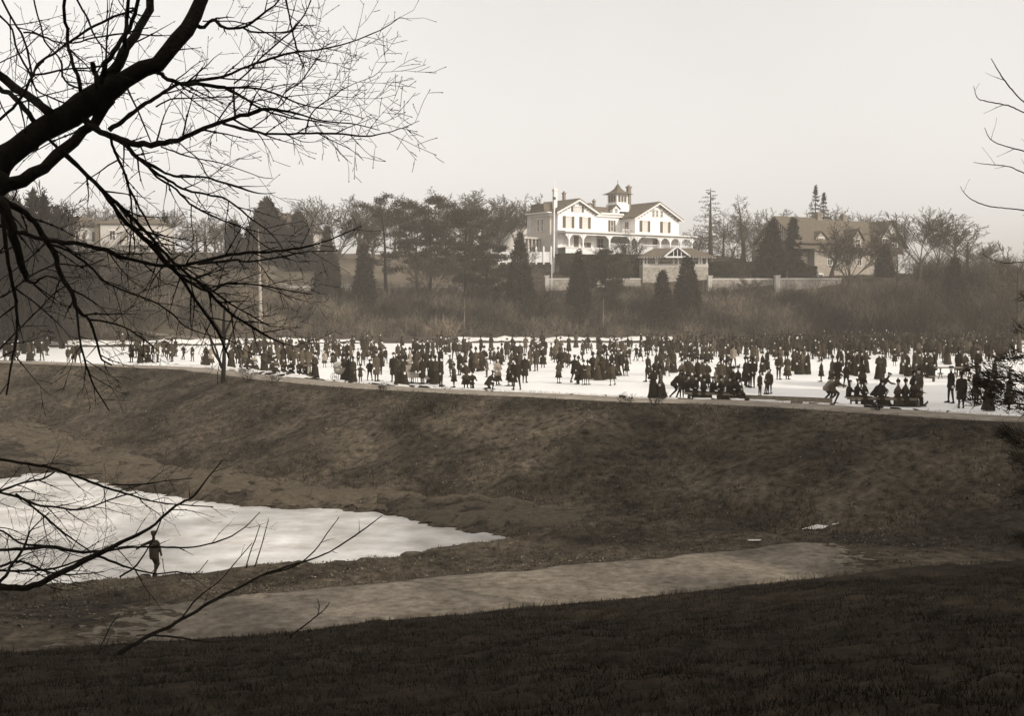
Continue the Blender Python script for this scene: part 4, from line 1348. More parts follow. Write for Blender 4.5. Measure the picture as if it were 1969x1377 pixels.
# second row of bare trees breaking the skyline
row2 = [(572,385,214,110),(690,378,212,110),(760,372,222,110),(850,372,225,130),(905,362,224,130),(955,378,226,110),(990,372,230,100),(1340,430,222,70),(1408,418,224,80),(1452,402,226,90),(1500,398,228,90),(1622,388,228,110),(1668,404,226,90),
        (1835,412,200,110),(1880,462,196,80),(1925,490,190,80),(395,405,214,80),(290,392,224,100),(200,385,224,100)]
for i, (x, y, Y, wp_) in enumerate(row2):
    put(['vase','oak','vase'][i % 3], x, y, Y, by_landmark('bare tree breaking the skyline,', x), wp_, 'bare_tree', 'bare trees breaking the skyline', seed=i)
# unseen evergreens beside and behind the camera, added to shade slope and embankment
for i, (x, y, hh, wd) in enumerate([(15,-7,15,7),(20,-1,20,8),(22,3,20,8),(25,-3,20,8),(28,-1,20,8),(24,-8,20,8),(30,-7,20,9),(18,-5,18,8),(12,-13,16,7),(18,-19,17,8),(30,-16,18,8),(8,-17,17,8),(2,-24,18,9),(-6,-22,17,8),(10,-27,18,9),
    (37,-14,18,9),(-14,-18,15,7),(38,6,15,8),(37,15,15,8),(31,21,16,8),(35,28,18,8),(40,35,19,9),(45,43,19,9),(49,36,19,9),(28,24,17,8),(32,33,18,8),(36,40,18,8),(41,48,19,9),(33,27,18,8),(38,33,19,8),(44,40,19,9),(47,52,19,9),(40,27,20,9),(46,33,20,9)]):
    me_ = proto(('shade', i % 3), lambda: cedar_meshes(14, 7.5, 900+i, n=5200, pw=.6, size=.5, ragged=.3))
    place_tree(me_, 'evergreen_tree', (x, y, h1(x, y)), hh, 14, 'unseen evergreen added beside and behind the viewer to shade slope and embankment', 'unseen evergreens added to shade the near slope and embankment', sx=wd/7.5)
# pale birches along the shore
def birch(px, ybot, ytop, Y, r0, label, lean=0.0):
    p = at_px(px, Y)
    h = hgt(px, ytop, Y, p[2])
    o = empty('birch_tree', p, 0, label, 'tree')
    k = tube_geo([(0,0,-.3),(lean*h*.3,0,h*.3),(lean*h*.7,.05,h*.7),(lean*h,0,h)], [r0*1.15, r0, r0*.65, .03], 8)
    obj('trunk', mesh_np('trunk', *k, M['birch'], smooth=True), o)
    out = []
    R_ = random.Random(int(px))
    cfg = dict(nseg=[1,4,3,3], wob=[0,.1,.18,.2], up=[0,.1,.05,0], tip=.2, rmin=.012, kids=[0,6,4], first=[.3,.2,.2], ang=[(30,50)]*3, len=[.3,.5,.5], fall=[.8]*3, thin=[.4,.5,.5])
    for i in range(16):
        t = .4+.58*i/16
        grow(out, np.array([lean*h*t,0,h*t]), rot_dir(np.array([0,0,1.]), math.radians(R_.uniform(30,60)), i*2.4, R_), h*.28*(1.25-t), r0*.35*(1.1-t), 1, R_, cfg)
    V, F = segs_geo(np.array(out)[:,1:], 3)
    obj('crown', mesh_np('crown', V, F, M['bark_far']), o)
birch(501, 655, 440, 150, .24, 'tall pale birch with a thick white trunk on the far shore', -.015)
birch(893, 650, 575, 158, .06, 'slim pale birch on the shore below the rounded pine')
birch(1160, 650, 575, 158, .06, 'slim pale birch on the shore below the mansion', .01)
birch(325, 640, 555, 156, .12, 'slim pale birch above the shore road')
birch(1513, 560, 520, 183, .08, 'very slim pale sapling before the right stone wall')

# small bare trees standing in the brush of the far bank
slope_specs = [(250,600,160),(345,560,165),(400,575,162),(455,560,170),(540,565,166),(585,580,160),(655,575,168),(705,590,160),(770,560,166),(845,585,160),(900,570,170),(950,545,176),
               (1040,560,168),(1075,585,160),(1150,555,172),(1205,580,164),(1245,560,174),(1345,575,166),(1395,550,172),(1435,525,176),(1460,575,162),(1520,560,168),(1570,590,160),(1625,570,165),
               (1690,560,164),(1745,545,170),(1790,575,158),(1850,560,164),(1905,540,168),(1945,570,158)]
for i, (x, y, Y) in enumerate(slope_specs):
    put(['oak','vase'][i % 2], x, y, Y, by_landmark('small bare tree low in the bank brush,', x), RN.randint(70,115), 'bare_tree', 'small bare trees on the far bank', seed=i, dark=(i % 3 == 0))
# shrubs: dense winter brush on the banks (uncountable)
def brush(name, n, cond, hmin, hmax, label, x0=-.6, x1=.6, y0=140, y1=200, wd=.065, per=10, m=None):
    Y = y0+(y1-y0)*rng.random(n); X = (x0+(x1-x0)*rng.random(n))*Y
    d, e, v, p = fields(X, Y)
    k = cond(X, Y, d, e, v, p); X, Y = X[k], Y[k]
    n = len(X)
    Z = H(X, Y)
    hh = (hmin+(hmax-hmin)*rng.random(n))*(.55+.9*fbm(X*.09+5, Y*.09, 3))
    B = np.repeat(np.stack([X, Y, Z-.1], 1), per, 0)
    hh = np.repeat(hh, per)
    N = len(B)
    tn = np.repeat(np.clip((fbm(X*.22, Y*.22, 3)-.5)*6+1.0, .25, 2.2), per)*(.25+1.6*rng.random(N)**1.5)
    az = rng.random(N)*2*np.pi; sp = rng.random(N)*1.25
    d1 = np.stack([np.cos(az)*sp, np.sin(az)*sp, np.ones(N)], 1); d1 /= np.linalg.norm(d1, axis=1, keepdims=True)
    mid = B+d1*(hh*.5)[:,None]
    d2 = d1+rng.normal(size=(N,3))*.4; d2 /= np.linalg.norm(d2, axis=1, keepdims=True)
    top = mid+d2*(hh*(.3+.4*rng.random(N)))[:,None]
    s = np.cross(d1, rng.normal(size=(N,3))); s /= np.linalg.norm(s, axis=1, keepdims=True)
    # main stem (two triangles) and two side twigs
    V1 = np.stack([B-s*wd*.5, B+s*wd*.5, top], 1)
    tw = []
    for q in range(2):
        f = .35+.5*rng.random(N)
        b0 = B+d1*(hh*.5*f*1.6)[:,None]
        dd = d1+rng.normal(size=(N,3))*.6; dd /= np.linalg.norm(dd, axis=1, keepdims=True)
        s2 = np.cross(dd, rng.normal(size=(N,3))); s2 /= np.linalg.norm(s2, axis=1, keepdims=True)
        tw.append(np.stack([b0-s2*wd*.33, b0+s2*wd*.33, b0+dd*(hh*.38)[:,None]], 1))
    V = np.concatenate([V1]+tw).reshape(-1, 3)
    me = mesh_np(name, V, np.arange(len(V)).reshape(-1, 3), m or M['brush'])
    at = me.attributes.new('tone', 'FLOAT', 'POINT')
    at.data.foreach_set('value', np.tile(np.repeat(tn, 3), 3).astype(np.float32))
    o = obj(name, me)
    return tag(o, label, 'brush', kind='stuff')
XR = lambda X, Y: X/Y
brush('shore_brush', 8500, lambda X,Y,d,e,v,p: (v > 2.6) & (v < 34) & (X/Y > -.36) & (X/Y < .30), .9, 3.0, 'dense bare winter brush covering the far bank', y0=148, y1=188)
brush('hillside_brush', 9000, lambda X,Y,d,e,v,p: (v > .8) & (v < np.where(X/Y < .335, 32.5, 56)) & (X/Y >= .25), 1.8, 4.6, 'dark tangled brush on the right hillside', y0=140, y1=205, x1=.5, m=M['brush_dark'])
brush('left_brush', 8000, lambda X,Y,d,e,v,p: (v > 2.0) & (v < 60) & (X/Y <= -.30), 1.5, 4.4, 'dark tangled brush on the left hillside', y0=138, y1=205, m=M['brush_dark'])
brush('wood_edge', 3000, lambda X,Y,d,e,v,p: (v > 1.5) & (v < 40) & (X/Y <= -.355), 1.5, 4.2, 'tall dark thicket under the left hillside trees', y0=138, y1=190, wd=.09, m=M['brush_dark'])
brush('garden_brush', 900, lambda X,Y,d,e,v,p: (v > 38) & (v < 62) & (fbm(X*.2, Y*.2, 2) > .56) & (X/Y > -.05) & (X/Y < .2), .8, 2.2, 'loose shrubs scattered on the terrace', y0=186, y1=214)
# ------------------------------------------------------------------ people
def capsule_bm(bm, p0, p1, r0, r1, k=10):
    p0, p1 = Vector(p0), Vector(p1)
    d = (p1-p0)
    L = d.length
    if L < 1e-6: d = Vector((0,0,1))
    q = d.normalized().to_track_quat('Z', 'Y').to_matrix()
    rings = []
    n = 4
    for i in range(n+1):
        a = -math.pi/2*(1-i/n)
        rings.append((r0*math.cos(a), r0*math.sin(a)))
    for i in range(n+1):
        a = math.pi/2*i/n
        rings.append((r1*math.cos(a), L+r1*math.sin(a)))
    vs = []
    for rr, z in rings:
        rr = max(rr, 1e-4)
        vs.append([bm.verts.new(p0+q@Vector((rr*math.cos(2*math.pi*j/k), rr*math.sin(2*math.pi*j/k), z))) for j in range(k)])
    for i in range(len(vs)-1):
        for j in range(k):
            bm.faces.new((vs[i][j], vs[i][(j+1)%k], vs[i+1][(j+1)%k], vs[i+1][j]))
    bm.faces.new(vs[0][::-1]); bm.faces.new(vs[-1])

def cone_bm(bm, rings, k=14):
    """rings: (cx, cy, z, rx, ry)"""
    vs = []
    for cx, cy, z, rx, ry in rings:
        vs.append([bm.verts.new((cx+rx*math.cos(2*math.pi*j/k), cy+ry*math.sin(2*math.pi*j/k), z)) for j in range(k)])
    for i in range(len(vs)-1):
        for j in range(k):
            bm.faces.new((vs[i][j], vs[i][(j+1)%k], vs[i+1][(j+1)%k], vs[i+1][j]))
    bm.faces.new(vs[0][::-1]); bm.faces.new(vs[-1])

def build_body(spec, voxel=.028, dec=.35):
    """one continuous body surface from a posed skeleton; front is -y; feet on z=0"""
    h = spec['h']; s = h/1.7
    bm = bmesh.new()
    lean = spec.get('lean', 0.0); side = spec.get('side', 0.0)
    hipz = spec.get('hip', .90)*s
    hip = np.array([0, spec.get('hipy', 0.0), hipz])
    up = np.array([math.sin(side), -math.sin(lean), math.cos(lean)*math.cos(side)])
    wfac = spec.get('w', 1.0)
    chest = hip+up*.34*s; neck = hip+up*.54*s; head = neck+(up*.6+np.array([0,-.03*(1+lean),.4]))*.19*s
    sh = .19*s*wfac
    ax = np.array([math.cos(spec.get('twist', 0)), math.sin(spec.get('twist', 0)), 0])
    capsule_bm(bm, hip+ax*.05*s, chest+ax*.05*s, .125*s*wfac, .15*s*wfac)
    capsule_bm(bm, hip-ax*.05*s, chest-ax*.05*s, .125*s*wfac, .15*s*wfac)
    capsule_bm(bm, chest-ax*(sh-.07*s)+up*.1*s, chest+ax*(sh-.07*s)+up*.1*s, .088*s, .088*s)
    capsule_bm(bm, chest+up*.1*s, head-up*.03*s, .062*s, .055*s)
    # head with jaw, nose and ears
    capsule_bm(bm, head+np.array([0,-.012,-.045])*s, head+np.array([0,.012,.045])*s, .066*s, .088*s, 12)
    capsule_bm(bm, head+np.array([0,-.07,-.02])*s, head+np.array([0,-.088,-.035])*s, .012*s, .014*s, 6)
    for q in (-1, 1): capsule_bm(bm, head+np.array([q*.085,.005,-.02])*s, head+np.array([q*.088,.008,.015])*s, .014*s, .014*s, 6)
    hands = []
    for q, (el, ha) in zip((-1, 1), spec['arms']):
        shp = chest+ax*q*sh+up*.09*s
        elp = shp+np.array(el)*s; hap = elp+np.array(ha)*s
        capsule_bm(bm, shp, elp, .063*s, .05*s); capsule_bm(bm, elp, hap, .05*s, .036*s)
        hd = np.array(ha, float); hd /= np.linalg.norm(hd)
        capsule_bm(bm, hap, hap+hd*.09*s, .034*s, .03*s, 8)
        if spec.get('fingers'):
            sx = np.cross(hd, (0,1,0)); sx /= np.linalg.norm(sx)
            for fi in range(4):
                b0 = hap+hd*.08*s+sx*(fi-1.5)*.02*s
                L = (.06,.07,.066,.05)[fi]*s
                m1 = b0+hd*L*.55+np.array([0,-.012,0]); m2 = m1+hd*L*.45+np.array([0,-.02,0])
                capsule_bm(bm, b0, m1, .0095, .009, 6); capsule_bm(bm, m1, m2, .009, .008, 6)
            t0 = hap+hd*.02*s+sx*.03*s
            capsule_bm(bm, t0, t0+(hd*.6+sx*.6)*.055*s, .011, .009, 6)
        else:
            capsule_bm(bm, hap+hd*.05*s, hap+hd*.12*s+np.array([0,-.01,0]), .026*s, .018*s, 6)
        hands.append(hap+hd*.06*s)
    feet = []
    for q, (kn, an, toe) in zip((-1, 1), spec['legs']):
        hp = hip+ax*q*.085*s+np.array([0,0,-.03*s])
        knp = np.array(kn)*s; anp = np.array(an)*s
        lw = spec.get('legw', 1.0)
        capsule_bm(bm, hp, knp, .092*s*lw, .062*s*lw); capsule_bm(bm, knp, anp, .062*s*lw, .042*s*lw)
        tp_ = anp+np.array([math.sin(toe)*.17, -math.cos(toe)*.17, -.055+.0])*s
        hl = anp+np.array([-math.sin(toe)*.05, math.cos(toe)*.05, -.05])*s
        capsule_bm(bm, hl, tp_, .042*s, .034*s, 8)
        feet.append((anp, toe))
    if 'skirt' in spec:
        zb, rb = spec['skirt']
        sy = spec.get('sweep', 0.0)
        c = hip
        cone_bm(bm, [(0, sy*.0+spec.get('hipy',0)*.3+ (sy if True else 0), zb*s, rb*s, rb*s*.9),
                     (0, sy*.6, (zb+(hipz/s-zb)*.35)*s, rb*.76*s, rb*.68*s),
                     (0, c[1]*.7+sy*.2, hipz*.86, rb*.56*s+.03, rb*.5*s+.03),
                     (c[0], c[1], hipz+.04*s, .17*s, .14*s),
                     (c[0]+up[0]*.16, c[1]+up[1]*.16*s, hipz+.16*s, .13*s, .115*s)])
    if 'coat' in spec:
        zb, rb = spec['coat']
        cone_bm(bm, [(0, hip[1]*.5, zb*s, rb*s, rb*s*.8), (0, hip[1]*.8, (zb+hipz/s)/2*s, (rb+.2)/2*s, (rb+.17)/2*s),
                     (c_x(hip,up,0), hip[1]+up[1]*.0, hipz+.05*s, .185*s, .15*s), (hip[0]+up[0]*.3*s, hip[1]+up[1]*.3*s, hipz+.3*s*up[2], .19*s, .15*s)])
    if 'cape' in spec:
        cone_bm(bm, [(chest[0], chest[1], chest[2]-spec['cape']*s, .27*s, .22*s), (chest[0], chest[1], chest[2], .25*s, .19*s), (neck[0], neck[1], neck[2], .1*s, .09*s)])
    if spec.get('muff'):
        c = (hands[0]+hands[1])/2
        capsule_bm(bm, c-np.array([.09,0,0])*s, c+np.array([.09,0,0])*s, .085*s, .085*s)
    me = bpy.data.meshes.new('raw'); bm.to_mesh(me); bm.free()
    o = bpy.data.objects.new('raw', me); sc.collection.objects.link(o)
    m = o.modifiers.new('r', 'REMESH'); m.mode = 'VOXEL'; m.voxel_size = voxel
    m2 = o.modifiers.new('s', 'SMOOTH'); m2.iterations = 2; m2.factor = .4
    m3 = o.modifiers.new('d', 'DECIMATE'); m3.ratio = dec
    dg = bpy.context.evaluated_depsgraph_get()
    out = bpy.data.meshes.new_from_object(o.evaluated_get(dg))
    bpy.data.objects.remove(o); bpy.data.meshes.remove(me)
    return out, dict(head=head, s=s, hands=hands, feet=feet, chest=chest, neck=neck, up=up)
def c_x(hip, up, k): return hip[0]

def paint(me, info, spec, top, bottom):
    """material slots: 0 upper cloth, 1 lower cloth, 2 skin"""
    me.materials.clear()
    for m in (M[top], M[bottom], M['skin'], M['hat']): me.materials.append(m)
    hd, s = info['head'], info['s']
    cut = spec.get('waistcut', .86)*s
    if 'coat' in spec: cut = spec['coat'][0]*s
    boots = spec.get('boots', .12)*s
    for p in me.polygons:
        c = np.array(p.center)
        k = 0
        if np.linalg.norm(c-hd) < .125*s and c[2] > hd[2]-.11*s:
            k = 2 if c[1] < hd[1]+.02*s and c[2] < hd[2]+.05*s else 3
        elif spec.get('bare_hands', True) and min(np.linalg.norm(c-hn) for hn in info['hands']) < .075*s:
            k = 2
        elif c[2] < boots and not ('skirt' in spec and spec['skirt'][0] < .1): k = 3
        elif c[2] < cut: k = 1
        p.material_index = k
        p.use_smooth = True
    return me

def hat_mesh(kind, s):
    b = MB()
    if kind == 'bowler': b.lathe([(.001,.10),(.075,.095),(.098,.05),(.1,.0),(.15,.005),(.15,-.008),(.09,-.012)], 12)
    elif kind == 'cap': b.lathe([(.001,.075),(.09,.07),(.115,.045),(.1,.0),(.09,-.01)], 12); b.box(-.06,.06,-.16,-.08,-.01,.004)
    elif kind == 'wide': b.lathe([(.001,.1),(.08,.09),(.095,.01),(.21,.0),(.21,-.015),(.09,-.02)], 14); b.bar((.05,.02,.08),(.1,.05,.19),.04,6,.02)
    elif kind == 'toque': b.lathe([(.001,.13),(.09,.11),(.115,.03),(.1,-.02)], 12); b.bar((0,0,.1),(.03,.02,.18),.035,6)
    elif kind == 'round': b.lathe([(.001,.1),(.06,.09),(.1,.05),(.11,.0),(.1,-.03)], 12)
    b.V = [(x*s, y*s, z*s) for x, y, z in b.V]
    return b.mesh('hat', M['hat'], smooth=True)

A_DOWN = [((-.05,.02,-.27),(.0,-.04,-.24)), ((.05,.02,-.27),(.0,-.04,-.24))]
A_POCK = [((-.11,.05,-.24),(.07,-.12,-.14)), ((.11,.05,-.24),(-.07,-.12,-.14))]
A_MUFF = [((-.07,.0,-.24),(.16,-.2,.0)), ((.07,.0,-.24),(-.16,-.2,.0))]
A_OUT = [((-.22,.0,-.16),(-.2,-.03,-.13)), ((.12,.02,-.25),(.05,-.03,-.24))]
A_BOTH = [((-.2,.02,-.18),(-.14,-.06,-.16)), ((.2,.02,-.18),(.14,-.06,-.16))]
A_FWD = [((-.03,-.2,-.2),(.0,-.24,-.04)), ((.03,-.2,-.2),(.0,-.24,-.04))]
A_BACK = [((-.04,.08,-.26),(.1,.12,-.16)), ((.04,.08,-.26),(-.1,.12,-.16))]
A_SKATE = [((-.14,-.12,-.2),(-.06,-.2,-.08)), ((.13,.16,-.2),(.1,.14,-.14))]
L_STAND = [((-.09,-.01,.48),(-.1,.0,.09),-.3), ((.09,-.01,.48),(.1,.0,.09),.3)]
L_APART = [((-.15,-.02,.48),(-.2,.0,.09),-.4), ((.15,-.01,.48),(.2,.02,.09),.4)]
L_WALK = [((-.08,-.2,.50),(-.08,-.22,.09),0), ((.08,.04,.47),(.08,.28,.14),0)]
L_SKATE = [((-.06,-.16,.50),(-.04,-.06,.09),-.1), ((.16,.12,.5),(.32,.42,.18),.5)]
L_PUSH = [((-.07,-.06,.48),(-.07,.3,.12),0), ((.07,-.22,.52),(.07,-.04,.09),0)]
L_SIDE = [((-.2,-.02,.49),(-.36,.0,.11),-.5), ((.05,-.05,.5),(.06,.02,.09),.2)]
L_SIT = [((-.1,-.42,.44),(-.1,-.46,.09),0), ((.1,-.42,.44),(.1,-.46,.09),0)]
L_KNEEL = [((-.1,-.3,.42),(-.1,-.24,.09),0), ((.1,-.18,.09),(.12,.2,.1),0)]
SPECS = {
 'man_coat':   dict(h=1.76, arms=A_DOWN, legs=L_STAND, coat=(.42,.235), hat='bowler', ph='man in bowler and knee-length overcoat'),
 'man_pocket': dict(h=1.75, arms=A_POCK, legs=L_STAND, coat=(.50,.24), hat='bowler', ph='man in long coat, hands pocketed'),
 'man_stride': dict(h=1.74, arms=A_SKATE, legs=L_WALK, coat=(.55,.25), lean=.1, hat='cap', ph='man striding in a dark coat'),
 'man_jacket': dict(h=1.74, arms=A_DOWN, legs=L_APART, coat=(.72,.21), hat='cap', ph='man in short jacket, legs apart'),
 'man_back':   dict(h=1.72, arms=A_BACK, legs=L_STAND, coat=(.74,.2), hat='bowler', ph='man with hands behind his back'),
 'man_skate':  dict(h=1.72, arms=A_SKATE, legs=L_SKATE, lean=.35, hip=.84, coat=(.70,.21), hat='cap', ph='man leaning into a skating stride'),
 'man_push':   dict(h=1.65, arms=A_FWD, legs=L_PUSH, lean=.7, hip=.82, hipy=.12, coat=(.66,.21), hat='cap', ph='youth leaning forward to push'),
 'boy_stand':  dict(h=1.32, arms=A_DOWN, legs=L_STAND, coat=(.70,.23), w=.95, hat='cap', ph='boy in a short jacket and cap'),
 'boy_apart':  dict(h=1.36, arms=A_POCK, legs=L_APART, coat=(.72,.22), w=.95, hat='cap', ph='boy with legs apart, hands pocketed'),
 'boy_skate':  dict(h=1.38, arms=A_BOTH, legs=L_SIDE, lean=.18, coat=(.72,.22), hat='cap', ph='boy skating with arms held out'),
 'boy_round':  dict(h=1.15, arms=A_BOTH, legs=L_STAND, coat=(.62,.24), hat='wide', ph='small boy in a round brimmed hat'),
 'woman_long': dict(h=1.64, arms=A_MUFF, legs=L_STAND, skirt=(.03,.35), w=.9, muff=True, cape=.22, hat='toque', ph='woman in floor-length dress with muff'),
 'woman_sweep':dict(h=1.63, arms=A_DOWN, legs=L_STAND, skirt=(.03,.38), sweep=.1, w=.88, hat='wide', ph='woman in trailing dress and wide hat'),
 'woman_coat': dict(h=1.62, arms=A_POCK, legs=L_STAND, skirt=(.26,.33), coat=(.62,.29), w=.9, hat='toque', ph='woman in coat and ankle-length skirt'),
 'woman_skate':dict(h=1.60, arms=A_BOTH, legs=L_WALK, skirt=(.24,.36), lean=.15, w=.88, hat='wide', ph='woman skating in an ankle-length skirt'),
 'girl':       dict(h=1.36, arms=A_MUFF, legs=L_STAND, skirt=(.44,.31), coat=(.72,.25), w=.92, legw=.75, hat='toque', ph='girl in flared knee-length coat'),
 'girl_skate': dict(h=1.38, arms=A_BOTH, legs=L_WALK, skirt=(.46,.33), lean=.12, w=.9, legw=.75, hat='wide', ph='girl skating in a flared skirt'),
 'child':      dict(h=.98, arms=A_DOWN, legs=L_STAND, skirt=(.3,.32), w=1.0, hat='round', ph='small child in a wide coat'),
 'seated':     dict(h=1.62, arms=A_FWD, legs=L_SIT, hip=.50, hipy=.0, lean=.12, hat='cap', ph='seated figure in dark clothes'),
 'seated_w':   dict(h=1.58, arms=A_MUFF, legs=L_SIT, hip=.50, skirt=(.06,.46), sweep=-.2, lean=.06, cape=.2, hat='toque', ph='seated woman in a wide cloak'),
 'kneel':      dict(h=1.6, arms=A_FWD, legs=L_KNEEL, hip=.42, hipy=.05, lean=.6, coat=(.3,.28), hat='cap', ph='figure crouching to fasten skates'),
}
BODY, HATS = {}, {}
VARI = [('cloth1','cloth1'),('cloth2','cloth1'),('cloth3','cloth2'),('cloth4','cloth2')]
def body_mesh(kind, var):
    if kind not in BODY:
        BODY[kind] = {}
        me, info = build_body(SPECS[kind])
        BODY[kind]['info'] = info; BODY[kind]['raw'] = me
        hk = SPECS[kind]['hat']
        BODY[kind]['hat'] = hat_mesh(hk, info['s']*1.02)
    if var not in BODY[kind]:
        me = BODY[kind]['raw'].copy(); me.name = 'person'
        BODY[kind][var] = paint(me, BODY[kind]['info'], SPECS[kind], *VARI[var])
    return BODY[kind][var], BODY[kind]['hat'], BODY[kind]['info']

def skate_mesh():
    b = MB()
    b.box(-.008,.008,-.2,.09,0,.03)
    b.prism([(-.2,.0),(-.2,.03),(-.24,.06),(-.235,.03)], 'x', -.008, .008)
    b.box(-.03,.03,-.17,.06,.031,.045)
    return b.mesh('skate', M['iron'])
SKATE = skate_mesh()
ORD = ['','second ','third ','fourth ','fifth ','sixth ','seventh ','eighth ','ninth ','tenth ','eleventh ','twelfth ','thirteenth ','fourteenth ','fifteenth ','sixteenth ','seventeenth ','eighteenth ','nineteenth ','twentieth ']
LANDM = [(-500,'the left edge of the view'),(230,'the bright ice end'),(435,'the forked tree'),(501,'the white birch'),(665,'the baby carriage'),(812,'the sleigh chair'),
         (955,'the kneeling person'),(1064,'the flagpole'),(1180,'the skirted running girl'),(1276,'the paired front women'),(1432,'the front sled'),(1560,'the three long dresses'),(1760,'the longer sled'),(1870,'the trestle table')]
used_labels = {}
person_list = []   # (px, feet_y, kind, var, rot)
def person(px, fy, kind, var=0, rot=None, scale=None, sit_z=0.0, label=None, group='people on the frozen pond', on=None):
    if on is None:
        g_ = G(px, fy, 3.7)
        d, e, v, p = fields(g_[:1], g_[1:2])
        if d[0] > -.5 or v[0] > -1.2:
            g_ = T(px, fy)
            if g_[2] < 3.72: g_[2] = 3.72
        else: g_[2] = 3.705
    else: g_ = np.array(on, float)
    g_[2] += sit_z
    me, hm, info = body_mesh(kind, var)
    r = RN.uniform(-math.pi, math.pi) if rot is None else math.radians(rot)
    o = obj('person', me, None, g_, r)
    s = scale or RN.uniform(.95, 1.05)
    o.scale = (s, s, s)
    if label is None:
        row = 'front' if fy > 722 else ('middle' if fy > 698 else 'rear')
        lm = [l for l in LANDM if l[0] <= px][-1][1]
        tone = ['black','dark','brown-grey','pale'][var]
        ph = SPECS[kind]['ph']
        if var == 3: ph = ph.replace('dark ', '')
        if var == 3: ph = 'pale ' + ph
        elif var == 2: ph = 'brown ' + ph
        key = (ph, row, lm)
        used_labels[key] = used_labels.get(key, 0)+1
        person_list.append((px, key, o))
        o['tmp'] = 1
    else: o['label'] = label
    o['category'] = 'person'
    if group: o['group'] = group
    ho = obj('hat', hm, o)
    hd = info['head']
    ho.location = (float(hd[0]), float(hd[1])+.01, float(hd[2])+.055*info['s'])
    ho.rotation_euler = (SPECS[kind].get('lean',0)*.6, 0, 0)
    if fy > 728 and kind.split('_')[0] in ('man','boy','girl') and sit_z == 0:
        for an, toe in info['feet']:
            k = obj('skate', SKATE, o)
            k.location = (float(an[0]), float(an[1]), float(an[2])-.135*info['s']+.02-.01)
            k.rotation_euler = (0, 0, -toe*.0)
    return o

def finish_labels():
    groups = {}
    for px, key, o in sorted(person_list, key=lambda t: t[0]):
        groups.setdefault(key, []).append(o)
    for (ph, row, lm), os_ in groups.items():
        for i, o in enumerate(os_):
            n = ORD[i] if i < len(ORD) else ''
            base = f"{ph}"
            o['label'] = (n + base + f", {row} row right of {lm}") if lm != 'the left edge of the view' else (n + base + f", {row} row from the left edge")
            wds = o['label'].split()
            if len(wds) > 24:
                o['label'] = ' '.join(wds)
            if 'tmp' in o: del o['tmp']

